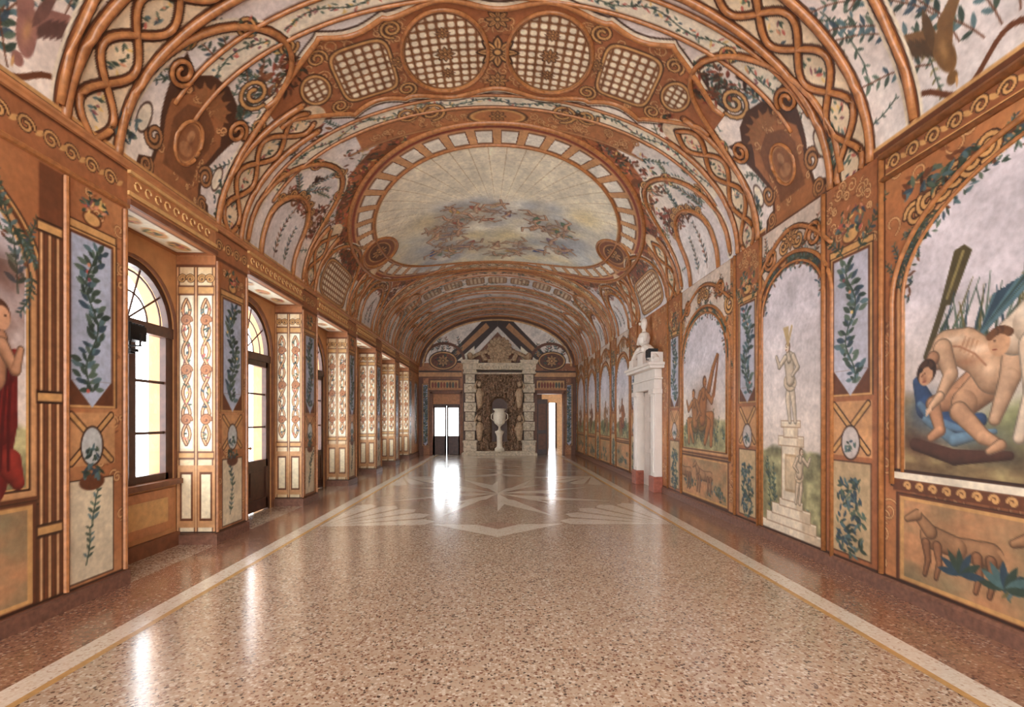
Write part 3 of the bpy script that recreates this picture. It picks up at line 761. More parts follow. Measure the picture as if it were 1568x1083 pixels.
# far man: kneeling, bent forward over the water
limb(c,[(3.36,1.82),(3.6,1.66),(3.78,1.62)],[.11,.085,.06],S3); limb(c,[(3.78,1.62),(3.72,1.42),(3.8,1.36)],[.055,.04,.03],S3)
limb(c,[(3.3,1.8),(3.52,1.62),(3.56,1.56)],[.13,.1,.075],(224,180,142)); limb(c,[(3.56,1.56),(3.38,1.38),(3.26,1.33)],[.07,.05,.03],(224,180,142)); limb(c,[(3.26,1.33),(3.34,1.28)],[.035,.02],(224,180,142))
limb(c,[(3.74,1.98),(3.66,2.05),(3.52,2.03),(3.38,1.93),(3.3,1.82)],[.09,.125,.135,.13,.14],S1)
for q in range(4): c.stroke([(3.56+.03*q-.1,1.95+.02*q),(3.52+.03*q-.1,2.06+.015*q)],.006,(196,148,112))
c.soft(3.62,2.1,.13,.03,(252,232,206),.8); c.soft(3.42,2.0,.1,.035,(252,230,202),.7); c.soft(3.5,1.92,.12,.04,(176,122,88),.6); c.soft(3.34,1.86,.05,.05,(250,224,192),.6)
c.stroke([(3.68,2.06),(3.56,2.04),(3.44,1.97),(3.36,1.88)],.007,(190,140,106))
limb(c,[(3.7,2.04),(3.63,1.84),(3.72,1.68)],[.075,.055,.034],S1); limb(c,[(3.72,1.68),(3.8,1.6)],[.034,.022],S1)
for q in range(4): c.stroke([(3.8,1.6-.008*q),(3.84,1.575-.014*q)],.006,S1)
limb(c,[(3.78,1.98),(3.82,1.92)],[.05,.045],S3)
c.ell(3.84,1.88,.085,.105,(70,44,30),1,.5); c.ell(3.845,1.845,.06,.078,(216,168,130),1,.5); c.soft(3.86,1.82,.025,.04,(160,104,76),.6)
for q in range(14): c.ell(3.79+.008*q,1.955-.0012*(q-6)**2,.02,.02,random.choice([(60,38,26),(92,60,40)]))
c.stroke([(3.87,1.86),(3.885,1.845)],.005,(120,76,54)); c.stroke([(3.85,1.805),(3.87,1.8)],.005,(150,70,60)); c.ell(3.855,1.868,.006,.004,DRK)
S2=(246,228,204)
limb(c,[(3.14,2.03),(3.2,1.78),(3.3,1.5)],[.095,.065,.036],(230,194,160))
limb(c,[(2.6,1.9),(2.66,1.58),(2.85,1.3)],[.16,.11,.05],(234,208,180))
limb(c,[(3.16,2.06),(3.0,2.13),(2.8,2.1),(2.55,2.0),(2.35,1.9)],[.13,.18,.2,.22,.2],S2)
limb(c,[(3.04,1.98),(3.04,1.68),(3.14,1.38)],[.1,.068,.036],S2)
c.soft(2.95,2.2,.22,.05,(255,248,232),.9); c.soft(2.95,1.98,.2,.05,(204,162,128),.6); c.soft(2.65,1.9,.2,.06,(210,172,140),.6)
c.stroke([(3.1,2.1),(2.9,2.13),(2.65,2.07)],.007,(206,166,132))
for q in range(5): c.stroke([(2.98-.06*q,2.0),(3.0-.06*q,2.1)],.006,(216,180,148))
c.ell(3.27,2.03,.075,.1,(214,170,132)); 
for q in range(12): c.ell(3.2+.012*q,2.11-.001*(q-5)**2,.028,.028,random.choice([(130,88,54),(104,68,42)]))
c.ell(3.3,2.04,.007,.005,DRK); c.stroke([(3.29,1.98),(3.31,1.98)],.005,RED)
c.rect(1.4,4.17,1.0,1.06,CREAM); c.rect(1.4,4.17,1.06,1.085,DRK); c.rect(1.4,4.17,.9,1.0,BRN); u=1.5
while u<4.1: scroll(c,u,.95,.035,0,1,.01,OCH,OCH,1); u+=.12
for q in range(4):
    for d in range(7): c.leaf(3.55-q*.32+.09*math.cos(d*.5),.36+.09*math.sin(d*.5),.1,.028,d*.5,random.choice([BLG,GRN,(96,130,130)]))
for q in range(6): scroll(c,3.95-q*.12,3.18+q*.045,.1,q,(-1)**q,.028)
cluster(c,3.75,3.4,.35,.1,50,.055,LEAVES+[DRK,BRN])
c.rect(-5,21.5,0,.13,(136,92,68)); c.rect(-5,21.5,.13,.15,DRK)
grime(c,.1,15)
RW[0]=False
P=np.empty((len(U),len(V),3)); P[...,0]=HW; P[...,1]=U[:,None]; P[...,2]=V[None,:]
dy0,dy1,dz=10.42,11.5,2.12
mask=np.ones((len(U),len(V)),bool); mask[(U[:,None]>dy0)&(U[:,None]<dy1)&(V[None,:]<dz)]=False
wr=grid('wall_right',P,c.C,mask=mask)
WM.tube([(HW-.003,-5,3.61),(HW-.003,4.3,3.61)],.024,8); WM.tube([(HW-.003,-5,3.82),(HW-.003,4.3,3.82)],.035,8)
WM.obj('wall_relief_tubes',[RELIEF],wr,smooth=True)

# ================================================================ LEFT WALL
WL=empty('wall_left')
def front(u0,u1,fn,name):
    if u0<0: Uc=ugrid(u1)
    else:
        st=max(.007,.003*u0); Uc=np.linspace(u0,u1,int((u1-u0)/st)+2)
    Vc=np.linspace(0,ZS,430); cc=Cv(Uc,Vc,ORG); clouds(cc,(188,128,82),(208,154,106),(172,112,70),2,int(u0*3)+9); fn(cc); grime(cc,.09)
    P=np.empty((len(Uc),len(Vc),3)); P[...,0]=-HW; P[...,1]=Uc[:,None]; P[...,2]=Vc[None,:]
    grid(name,P,cc.C,WL)
def topband(cc,u0,u1):
    cc.rect(u0,u1,3.42,3.85,(176,116,74)); cc.rect(u0,u1,3.44,3.48,BRN); cc.rect(u0,u1,3.78,3.85,BRN); cc.rect(u0,u1,0,.13,(136,94,70)); cc.rect(u0,u1,.13,.15,DRK)
    uu=max(u0,1.4)+.08
    while uu<u1-.05: scroll(cc,uu,3.63,.07,0,1,.016,DRK,OCH,1.3); cc.leaf(uu+.11,3.63,.05,.02,.7,OCH); uu+=.2
def decpost(cc,a,b_,u0,u1):
    m=(a+b_)/2
    arabesque(cc,u0+.05,u1-.05,.2,3.4,30,.06)
    leafstrip(cc,a,b_,1.62,3.0,(186,196,216),.065)
    cc.rect(a-.04,b_+.04,1.12,1.56,ORG2)
    for (p,q) in (((a,1.54),(b_,1.15)),((b_,1.54),(a,1.15))): cc.stroke([p,q],.032,DRK); cc.stroke([p,q],.02,OCH)
    cc.ell(m,1.28,.12,.17,DRK); cc.ell(m,1.28,.105,.155,(206,210,208)); cluster(cc,m,1.22,.07,.06,16,.035,LEAVES)
    cc.rect(a-.03,b_+.03,.17,1.01,DRK); cc.rect(a-.02,b_+.02,.18,1.0,(226,212,182)); sprig(cc,m,.6,1.5,.36,6,.04,LEAVES); sprig(cc,m-.06,.3,1.3,.3,5,.035,LEAVES)
    cc.ell(m,.98,.13,.07,BRN); cluster(cc,m,1.06,.12,.06,18,.04,LEAVES)
    cc.rect(a-.06,b_+.06,3.04,3.12,DRK); cc.rect(a-.05,b_+.05,3.05,3.11,OCH); cc.ell(m,3.18,.1,.07,BRN); cc.ell(m,3.18,.08,.05,OCH); cluster(cc,m,3.3,.15,.1,30,.04,LEAVES+FLOW)
    for e in (u0+.03,u1-.03): rs(cc,[(e,.14),(e,3.4)],.034)
    topband(cc,u0,u1)
def p1(cc):
    global c
    c=cc
    panel(1.2,3.68,1.02,2.5,3.3,.3,0,False); lower(1.2,3.68,.2,.84,0)
    W=c.w(1.2,3.66,1.02,2.6); i0,i1,j0,j1,X,Y,E=W; X=X+0*Y;Y=Y+0*X
    n=np.clip((fbm(X*3,Y*3,55,5)-.35)*3,0,1)[...,None]
    c.C[i0:i1,j0:j1]=c.C[i0:i1,j0:j1]*(1-n*.75)+np.asarray((128,84,66),float)*n*.75
    for P_,w_,cl in (([(3.3,1.1),(3.42,1.5),(3.5,1.85),(3.6,1.95)],[.25,.2,.12,.05],(150,44,40)),([(3.2,1.3),(3.3,1.7)],[.2,.15],(126,34,34)),([(3.55,1.2),(3.62,1.05)],[.1,.05],(166,60,48))): c.stroke(P_,w_,cl,1,True)
    for q in range(6): c.stroke([(3.25+.06*q,1.15),(3.35+.04*q,1.5),(3.42+.03*q,1.85)],.012,(98,24,26))
    limb(c,[(3.45,2.05),(3.4,1.8)],[.09,.13],(214,160,124)); c.ell(3.48,2.22,.085,.11,(96,60,42)); c.ell(3.505,2.2,.06,.085,(222,172,136)); c.ell(3.53,2.22,.008,.007,DRK)
    limb(c,[(3.5,2.02),(3.6,1.85),(3.64,2.0)],[.045,.035,.02],(222,172,136))
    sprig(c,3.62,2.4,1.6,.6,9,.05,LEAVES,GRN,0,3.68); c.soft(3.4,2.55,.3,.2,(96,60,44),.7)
    vines(1.2,3.68,2.5,3.3,24)
    c.rect(3.78,3.98,.14,3.42,(130,80,50))
    for e in (3.8,3.87,3.94): rs(cc,[(e,.14),(e,2.9)],.022)
    for z in (2.9,1.62,.62): c.rect(3.76,3.99,z,z+.1,DRK); c.rect(3.77,3.98,z+.02,z+.08,OCH)
    decpost(cc,4.06,4.47,3.98,4.66); topband(cc,-5,3.98)
front(YB,4.66,p1,'pier_front_1')
PIERS=[(6.09,6.85),(8.74,9.46),(11.35,12.05),(13.95,14.65),(16.55,17.25),(19.15,YE)]
for i,(a,b_) in enumerate(PIERS):
    if i<5: front(a,b_,lambda cc,a=a,b_=b_: decpost(cc,a+.17,b_-.17,a,b_),'pier_front_%d'%(i+2))
    else: front(a,b_,lambda cc,a=a,b_=b_: (decpost(cc,a+.15,a+.55,a,b_),leafstrip(cc,a+1.3,a+1.9,.5,3.0)),'pier_front_7')
def reveal(y,name):
    n=62 if y<9 else 26
    Uc=np.linspace(0,RD,n); Vc=np.linspace(0,ZC,380 if y<9 else 180); cc=Cv(Uc,Vc,(236,212,166))
    clouds(cc,(242,228,194),(230,200,154),(244,234,210),2.5,int(y))
    for e in (.02,RD/2,RD-.02): rs(cc,[(e,0),(e,ZC)],.024)
    for a in (RD*.26,RD*.75):
        cc.rect(a-.07,a+.07,1.15,3.0,(244,236,212))
        n2=70
        for ph in (0,math.pi): rs(cc,[(a+.042*math.sin(k/n2*math.pi*7+ph),1.2+1.75*k/n2) for k in range(n2+1)],.02)
        for k in range(9): cluster(cc,a,1.3+k*.19,.05,.06,5,.03,LEAVES+FLOW)
        for z in (1.5,2.1,2.7): scroll(cc,a,z,.06,0,1,.02,BRN,ORG)
        cc.rect(a-.1,a+.1,3.0,3.12,BRN); cc.rect(a-.09,a+.09,3.02,3.1,OCH); scroll(cc,a-.05,3.2,.05,0,1,.015); scroll(cc,a+.05,3.2,.05,3,-1,.015); cc.rect(a-.1,a+.1,1.02,1.12,BRN); cc.rect(a-.09,a+.09,1.04,1.1,OCH)
        cc.rect(a-.1,a+.1,.2,.95,ORG2); cc.rect(a-.075,a+.075,.28,.87,BRN); cc.rect(a-.055,a+.055,.31,.84,(244,230,196))
    cc.rect(0,RD,0,.13,(136,94,70)); cc.rect(0,RD,.13,.15,DRK); cc.rect(0,RD,3.34,ZC,ORG); cc.rect(0,RD,3.34,3.37,BRN)
    grime(cc,.07)
    P=np.empty((n,len(Vc),3)); P[...,0]=(XR+Uc)[:,None]; P[...,1]=y; P[...,2]=Vc[None,:]
    grid(name,P,cc.C,WL)
edges=[4.66]+[x for p in PIERS for x in p][:-1]
GAPS=[(edges[2*i],edges[2*i+1]) for i in range(6)]
mb=MB()
BACK=plain('window_wall_paint',(190,138,90),.6,.15,6)
def soffit(a,b_,name):
    Uc=np.linspace(a,b_,int((b_-a)/.02)); Vc=np.linspace(0,RD,40); cc=Cv(Uc,Vc,ORG); h=RD/2
    cc.rect(a+.08,b_-.08,.06,RD-.06,BRN); cc.rect(a+.11,b_-.11,.08,RD-.08,CREAM); m=(a+b_)/2
    for q in (-1,0,1): cc.ell(m+q*(b_-a)*.28,h,.16,.09,OCH,.9); cluster(cc,m+q*(b_-a)*.28,h,.12,.07,14,.05,FLOW)
    P=np.empty((len(Uc),40,3)); P[...,0]=(XR+Vc)[None,:]; P[...,1]=Uc[:,None]; P[...,2]=ZC
    grid(name,P,cc.C,WL)
WR=[.68]+[.8]*5
for i,(a,b_) in enumerate(GAPS):
    reveal(b_,'reveal_near_%d'%i); reveal(a,'reveal_far_%d'%i); soffit(a,b_,'soffit_%d'%i)
    yc=(a+b_)/2
    mb.archwall(XR,a,b_,ZC,yc,WR[i],.8 if i==0 else 0,2.55,.3)
    mb.archframe(XR,XR+.02,yc,WR[i]+.07 if i else WR[i]+.03,.8 if i==0 else 0,2.55,.065 if i else .028,2)
    mb.add([(-HW,a,ZC),(-HW,b_,ZC),(-HW,b_,ZS),(-HW,a,ZS)],[(0,1,2,3)],1)
mb.obj('window_wall',[BACK,ORGM,BRNM],WL)
g=MB(); g.box(XR,XR+.025,4.72,6.03,.22,.7); g.box(XR,XR+.05,4.66,6.09,.0,.16,1); g.box(XR,XR+.09,4.67,6.08,.74,.8,1)
g.box(XR+.02,XR+.03,4.85,5.9,.32,.6,2)
g.obj('sill_panel',[ORGM,BRNM,GOLD],WL)
lb=MB()
for a,b_ in GAPS:
    lb.box(-HW,-HW+.02,a,b_,3.57,3.61,1); lb.box(-HW,-HW+.03,a,b_,3.48,3.53,0); lb.box(-HW,-HW+.03,a,b_,3.77,3.8,1)
    y=a+.06
    while y<b_-.12:
        P_=[(-HW+.012,y+.06+.04*math.cos(k*.6),3.69+.04*math.sin(k*.6)) for k in range(9)]; lb.tube(P_,.009,5,2); y+=.14
# edge tubes added on the painted pier fronts for relief shadow
for a,b_ in [(3.98,4.66)]+PIERS[:5]:
    for e in (a+.03,b_-.03): lb.tube([(-HW+.002,e,.14),(-HW+.002,e,1.8),(-HW+.002,e,3.42)],.022,8,3)
lb.tube([(-HW+.002,-5,3.46),(-HW+.002,4.66,3.46)],.026,8,3)
lb.obj('lintel_band',[BRNM,GOLD,GOLD,RELIEF],WL)
m_=MB(); X=lambda d:-HW+d
m_.extr([(X(d),3.80+h) for d,h in [(0,0),(.03,0),(.04,.02),(.06,.03),(.062,.05),(.035,.065),(.0,.07)]],1,YB,YE,0)
m_.obj('trim_1',[ORGM])
bb=MB(); pr=[(HW,0),(HW-.03,0),(HW-.03,.1),(HW-.012,.125),(HW,.125)]
bb.extr(pr,1,YB,10.1); bb.extr(pr,1,11.82,YE)
bb.obj('baseboard_right',[BASEM])
bb=MB()
for a,b_ in [(YB,4.66)]+PIERS:
    bb.box(-HW,-HW+.03,a,b_,0,.12)
    if a>0: bb.box(-HW-RD,-HW+.03,a-.03,a,0,.12)
bb.obj('baseboard_left',[BASEM])

def french(i,a,b_,door):
    yc=(a+b_)/2; r=WR[i]; x1=XR-.02; x0=XR-.09; zs=2.55; z0=.0 if door else .8
    m_=MB(); m_.archframe(x0,x1,yc,r,z0,zs,.07)
    m_.box(x0-.01,x1+.015,yc-r,yc+r,zs-.09,zs+.03)
    for rr in (.3,.52):
        P=[(x0+.035,yc-rr*math.cos(math.pi*k/16),zs+.03+rr*math.sin(math.pi*k/16)) for k in range(17)]; m_.tube(P,.011,6)
    for k in (1,2,3,4):
        an=math.pi*k/5; m_.tube([(x0+.035,yc,zs+.03),(x0+.035,yc-(r-.05)*math.cos(an),zs+(r-.05)*math.sin(an))],.011,6)
    iw=r-.07
    if not door:
        m_.box(x0,x1,yc-iw,yc+iw,z0,z0+.08)
        m_.box(x0,x1+.02,yc-.05,yc+.05,z0,zs-.09)
        for e in (yc-iw,yc+iw-.05): m_.box(x0,x1,e,e+.05,z0,zs-.09)
        for z in (1.35,1.93): m_.box(x0+.02,x1-.02,yc-iw,yc+iw,z-.015,z+.015)
    else:
        for e0,e1 in ((yc-iw,yc-.01),(yc+.01,yc+iw)):
            m_.box(x0,x1,e0,e0+.07,.02,zs-.09); m_.box(x0,x1,e1-.07,e1,.02,zs-.09)
            m_.box(x0,x1,e0,e1,.02,.2); m_.box(x0,x1,e0,e1,.72,.84); m_.box(x0,x1,e0,e1,zs-.18,zs-.09)
            m_.box(x0+.02,x1-.02,e0,e1,.2,.72); m_.box(x0+.01,x1-.008,e0+.14,e1-.14,.27,.65)
            for z in (1.38,1.92): m_.box(x0+.02,x1-.02,e0,e1,z-.014,z+.014)
        m_.ball((x1+.03,yc+.07,1.05),.025,1); m_.tube([(x1,yc+.07,1.05),(x1+.03,yc+.07,1.05)],.01,6,1)
    gb=x0+.03; zb=z0+.1 if not door else .8
    m_.add([(gb,yc-iw,zb),(gb,yc+iw,zb),(gb,yc+iw,zs-.1),(gb,yc-iw,zs-.1)],[(0,1,2,3)],2)
    m_.obj(('door_%d'%i) if door else 'window_1',[WOOD,GOLD,GL])
for i,(a,b_) in enumerate(GAPS): french(i,a,b_,i>0)

# ================================================================ FLOOR
T_main=terrazzo('terrazzo_field',[(0,(198,176,152)),(.3,(226,212,192)),(.46,(172,138,112)),(.62,(138,100,80)),(.76,(192,164,138)),(.9,(86,64,56))])
T_band=terrazzo('terrazzo_band',[(0,(156,114,90)),(.3,(134,90,70)),(.5,(180,140,112)),(.68,(106,70,56)),(.8,(160,116,92)),(.93,(204,178,154))])
T_cream=terrazzo('terrazzo_cream',[(0,(238,224,204)),(.3,(244,234,216)),(.6,(228,208,184)),(.8,(234,218,196)),(.92,(202,176,152))])
T_pink=terrazzo('terrazzo_rose',[(0,(190,156,136)),(.3,(204,172,150)),(.6,(176,142,122)),(.8,(196,164,144)),(.92,(150,116,100))])
f=MB(); f.add([(-4.35,YB,0),(3.9,YB,0),(3.9,YE+.9,0),(-4.35,YE+.9,0)],[(0,1,2,3)])
fo=f.obj('floor',[T_main])
f=MB()
def flat(P,z,m): f.add([(x,y,z) for x,y in P],[tuple(range(len(P)))],m)
for sg in (-1,1):
    q=lambda a,b_,z,m: flat([(sg*a,YB),(sg*b_,YB),(sg*b_,YE),(sg*a,YE)],z,m)
    q(2.74,3.37,.001,0); q(2.57,2.74,.0012,1); q(2.52,2.57,.0014,3)
CY=10.1
def star(n,Rx,Ry,r,z,m1,m2,a0=0):
    for k in range(n):
        a=a0+2*math.pi*k/n; d=math.pi/n
        t=(Rx*math.cos(a),CY+Ry*math.sin(a)); l=(r*math.cos(a-d),CY+1.5*r*math.sin(a-d)); h=(r*math.cos(a+d),CY+1.5*r*math.sin(a+d))
        flat([(0,CY),l,t],z,m1); flat([(0,CY),t,h],z,m2)
star(8,2.3,2.6,.75,.0014,1,2,math.pi/8); star(8,1.5,2.0,.55,.0022,2,1,0)
for sx in (-1,1):
    for y0,dy in ((7.6,1),(12.6,-1)):
        for k in range(5):
            a=math.pi/2*(k+.1)/5; b_=math.pi/2*(k+.9)/5
            bx,by=sx*2.5,y0-dy*.55
            flat([(bx,by),(bx-sx*1.45*math.cos(a),by+dy*1.7*math.sin(a)),(bx-sx*1.6*math.cos((a+b_)/2),by+dy*1.85*math.sin((a+b_)/2)),(bx-sx*1.45*math.cos(b_),by+dy*1.7*math.sin(b_))],.0011,1)
for y0,dy in ((7.1,-1),(13.1,1)):
    flat([(0,y0+dy*.75),(-.95,y0-dy*.05),(-.3,y0),(0,y0+dy*.3)],.002,1); flat([(0,y0+dy*.75),(0,y0+dy*.3),(.3,y0),(.95,y0-dy*.05)],.002,1)
    flat([(0,y0+dy*.3),(-.3,y0),(0,y0-dy*.2),(.3,y0)],.0021,2)
for y_ in (14.4,16.6,18.8,20.6): flat([(-2.52,y_),(2.52,y_),(2.52,y_+.1),(-2.52,y_+.1)],.0012,1)
for y_ in (15.55,17.75,19.75):
    flat([(0,y_-.9),(1.3,y_),(0,y_+.9),(-1.3,y_)],.0013,1); flat([(0,y_-.7),(1.0,y_),(0,y_+.7),(-1.0,y_)],.002,2)
f.obj('floor_inlay',[T_band,T_cream,T_pink,plain('ochre_marble_fillet',(190,150,96),.25,.15,20)],fo)

# ================================================================ RIGHT DOORWAY
d=MB(); x=HW
for a,b_ in ((10.16,10.44),(11.48,11.76)):
    d.box(x-.16,x,a,b_,.32,2.12,0); d.box(x-.19,x,a-.03,b_+.03,0,.32,1); d.box(x-.175,x,a+.06,b_-.06,.4,2.0,0); d.box(x-.2,x,a-.03,b_+.03,2.04,2.14,0)
d.box(x-.17,x,10.16,11.76,2.14,2.34); d.box(x-.19,x,10.12,11.8,2.34,2.38); d.box(x-.15,x,10.18,11.74,2.38,2.56); d.box(x-.3,x,10.02,11.9,2.56,2.62); d.box(x-.34,x,9.98,11.94,2.62,2.68)
for sg in (-1,1):
    P=[(x-.17,10.96+sg*(.95-.75*(k/10)),2.72+.36*math.sin(k/10*math.pi*.5)) for k in range(11)]
    d.tube(P,[.075]*11,8); d.ball((x-.17,10.96+sg*.2,3.05),(.1,.1,.1))
    d.box(x-.25,x,10.96+sg*.7-.16,10.96+sg*.7+.16,2.68,2.9)
d.box(x-.24,x,10.76,11.16,2.68,2.98); d.box(x-.27,x,10.72,11.2,2.98,3.03)
d.lathe([(.1,0),(.07,.04),(.06,.1),(.17,.16),(.21,.28),(.17,.38),(.07,.42),(.06,.48),(.1,.54),(.115,.62),(.09,.7),(.03,.74)],x-.14,10.96,3.03,20,0,.6,1)
d.ball((x-.235,10.96,3.63),(.03,.02,.035))
for sg in (-1,1): d.tube([(x-.17,10.96+sg*.2,3.35),(x-.2,10.96+sg*.27,3.2)],[.06,.04],8)
d.box(x+.02,x+.08,10.44,11.48,0,2.12,2)
for z0,z1 in ((.15,.75),(.85,1.45),(1.55,2.02)):
    for a,b_ in ((10.52,10.9),(11.02,11.4)): d.box(x+.005,x+.02,a,b_,z0,z1,2)
d.box(x,x+.1,10.4,10.44,0,2.14); d.box(x,x+.1,11.48,11.52,0,2.14); d.box(x,x+.1,10.4,11.52,2.12,2.16)
LEAFM=plain('painted_door_leaf',(206,190,178),.4,.08,5)
d.obj('door_6',[MARB,REDM,LEAFM],bevel=.008)

# ================================================================ END WALL
Uc=np.arange(-HW,HW+.01,.018); Uc[-1]=HW; Vc=np.arange(0,6.05,.018); c=Cv(Uc,Vc,ORG)
clouds(c,(176,116,74),(198,140,94),(156,96,60),1.5,50)
arabesque(c,-3.4,3.4,0,4,9,.12)
c.rect(-3.4,3.4,3.95,6.1,(232,222,212))
for sg in (-1,1):
    c.poly([(sg*1.55,3.95),(0,5.55),(0,6.1),(sg*.35,6.1),(sg*2.2,4.2),(sg*2.2,3.95)],DRK)
    c.poly([(sg*1.9,4.1),(sg*.35,5.5),(sg*.5,5.7),(sg*2.05,4.2)],(190,140,92))
    c.poly([(sg*1.0,4.05),(sg*1.0,4.7),(sg*1.75,4.05)],CREAM)
    for k in range(6): sprig(c,sg*(1.6+.25*k),4.1+random.random()*.4,1.57,.6,6,.07,LEAVES+FALL)
    c.ell(sg*2.35,4.05,.62,.42,DRK); c.ell(sg*2.35,4.05,.58,.38,OCH); c.ell(sg*2.35,4.05,.52,.33,BRN); cluster(c,sg*2.35,4.05,.4,.25,50,.09,FALL); rosette(c,sg*2.35,4.05,.28)
    A=lambda a,b_:(min(sg*a,sg*b_),max(sg*a,sg*b_))
    c.rect(*A(1.55,3.4),3.35,3.6,ORG2); c.rect(*A(1.55,3.4),3.55,3.62,DRK); c.rect(*A(1.55,3.4),3.3,3.36,BRN)
    c.rect(*A(3.2,3.4),0,3.3,BRN); leafstrip(c,*A(3.02,3.2),.4,3.0,LAV,.06)
    c.rect(*A(1.62,2.98),2.72,3.28,BRN); c.rect(*A(1.7,2.9),2.8,3.2,OCH)
    for k in range(9): c.ell(sg*(1.8+.125*k),3.0,.05,.13,random.choice([BRN,(96,100,90),RED]))
    c.stroke(arc(sg*2.3,4.05,.85,.75,0,math.pi,20),.06,BRN)
c.rect(-1.5,1.6,0,4.0,(110,76,56)); c.poly([(-1.2,4.0),(1.2,4.0),(0,5.3)],(150,96,64))
c.stroke([(3.4*math.cos(math.pi*k/40)*.98,3.85+2.15*.97*math.sin(math.pi*k/40)) for k in range(41)],.08,BRN)
c.stroke([(3.4*math.cos(math.pi*k/40)*.94,3.85+2.15*.92*math.sin(math.pi*k/40)) for k in range(41)],.03,OCH)
grime(c,.12,4)
P=np.empty((len(Uc),len(Vc),3)); P[...,0]=Uc[:,None]; P[...,1]=YE; P[...,2]=Vc[None,:]
XX=Uc[:,None]+0*Vc[None,:]; ZZ=Vc[None,:]+0*Uc[:,None]
mask=np.ones(XX.shape,bool)
mask[(XX>-2.82)&(XX<-1.62)&(ZZ<2.68)]=False; mask[(XX>1.7)&(XX<2.85)&(ZZ<2.68)]=False
mask[ZZ>ZS+RISE*np.sqrt(np.clip(1-(XX/HW)**2,0,1))+.06]=False
grid('wall_back',P,c.C,mask=mask)
for nm,a,b_ in (('door_7',-2.82,-1.6),('door_8',1.68,2.87)):
    d=MB(); y=YE
    d.box(a-.1,a+.03,y-.08,y+.35,0,2.72); d.box(b_-.03,b_+.06,y-.08,y+.35,0,2.72); d.box(a-.1,b_+.06,y-.08,y+.35,2.62,2.78); d.box(a-.16,b_+.1,y-.13,y,2.78,2.86,1)
    if nm=='door_7':
        m_=(a+b_)/2
        for e0,e1 in ((a+.03,m_-.01),(m_+.01,b_-.03)):
            d.box(e0,e0+.07,y+.1,y+.15,0,2.1,2); d.box(e1-.07,e1,y+.1,y+.15,0,2.1,2); d.box(e0,e1,y+.1,y+.15,0,.8,2); d.box(e0,e1,y+.1,y+.15,2.02,2.1,2); d.box(e0+.12,e1-.12,y+.09,y+.1,.15,.65,2)
        d.box(a+.03,b_-.03,y+.1,y+.16,2.1,2.18,2); d.box(a+.03,b_-.03,y+.1,y+.15,2.18,2.62,1)
    else:
        d.box(a+.03,a+.5,y+.2,y+.25,0,2.4,2); d.box(a+.1,a+.43,y+.19,y+.2,.2,.9,0); d.box(a+.1,a+.43,y+.19,y+.2,1.05,2.2,0); d.box(a+.5,a+.54,y+.18,y+.3,0,2.4,1)
    d.obj(nm,[BRNM,ORGM,WOOD],bevel=.01)
r=MB(); r.add([(1.2,YE+.35,-.001),(4.4,YE+.35,-.001),(4.4,YE+5,-.001),(1.2,YE+5,-.001)],[(0,1,2,3)],1)
r.add([(1.3,YE+.35,0),(1.3,YE+5,0),(1.3,YE+5,3.6),(1.3,YE+.35,3.6)],[(0,1,2,3)],0)
r.add([(4.4,YE+.35,0),(4.4,YE+5,0),(4.4,YE+5,3.6),(4.4,YE+.35,3.6)],[(0,1,2,3)],0); r.add([(1.3,YE+.35,3.6),(1.3,YE+5,3.6),(4.4,YE+5,3.6),(4.4,YE+.35,3.6)],[(0,1,2,3)],0)
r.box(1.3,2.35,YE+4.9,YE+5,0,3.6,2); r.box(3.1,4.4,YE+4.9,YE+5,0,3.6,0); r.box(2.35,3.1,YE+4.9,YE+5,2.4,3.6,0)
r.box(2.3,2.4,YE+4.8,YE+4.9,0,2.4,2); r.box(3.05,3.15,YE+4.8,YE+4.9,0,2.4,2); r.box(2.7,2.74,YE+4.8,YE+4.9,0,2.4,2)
r.obj('wall_anteroom',[GOLD,T_main,DARKM])

# ================================================================ GROTTO FIREPLACE
G=empty('grotto_fireplace'); cx=.08; y=YE-.005
d=MB()
d.box(cx-1.58,cx+1.58,y-.75,y,0,.1); d.box(cx-1.5,cx+1.5,y-.68,y,.1,.18)
for sg in (-1,1):
    a=cx+sg*1.24
    d.box(a-.28,a+.28,y-.6,y,.18,.55); d.box(a-.31,a+.31,y-.64,y,.55,.63)
    for k in range(7):
        z=.65+k*.4; w=.25 if k%2 else .2
        d.box(a-w,a+w,y-.52-(.05 if k%2 else 0),y,z,z+.37)
        d.ball((a,y-.55-(.05 if k%2 else 0),z+.19),(.12,.05,.12),0,6)
        for q in (-1,1): d.ball((a+q*.15,y-.54-(.05 if k%2 else 0),z+.19),(.03,.03,.03),0,5)
    d.box(a-.3,a+.3,y-.6,y,3.44,3.52); d.box(a-.27,a+.27,y-.56,y,3.52,3.62)
    d.box(a-.3,a+.3,y-.62,y,3.62,3.86); d.box(a-.36,a+.36,y-.7,y,3.86,3.94); d.box(a-.38,a+.38,y-.73,y,3.94,4.02)
d.box(cx-.95,cx+.95,y-.5,y,3.62,3.8); d.box(cx-.95,cx+.95,y-.56,y,3.8,3.9); d.box(cx-.95,cx+.95,y-.5,y,3.44,3.5)
random.seed(5)
for k in range(16):
    d.ball((cx-.85+k*.113,y-.53,3.71),(.04,.04,.06),0,5)
d.obj('pilasters_and_entablature',[STONE],G,bevel=.012)
d=MB()
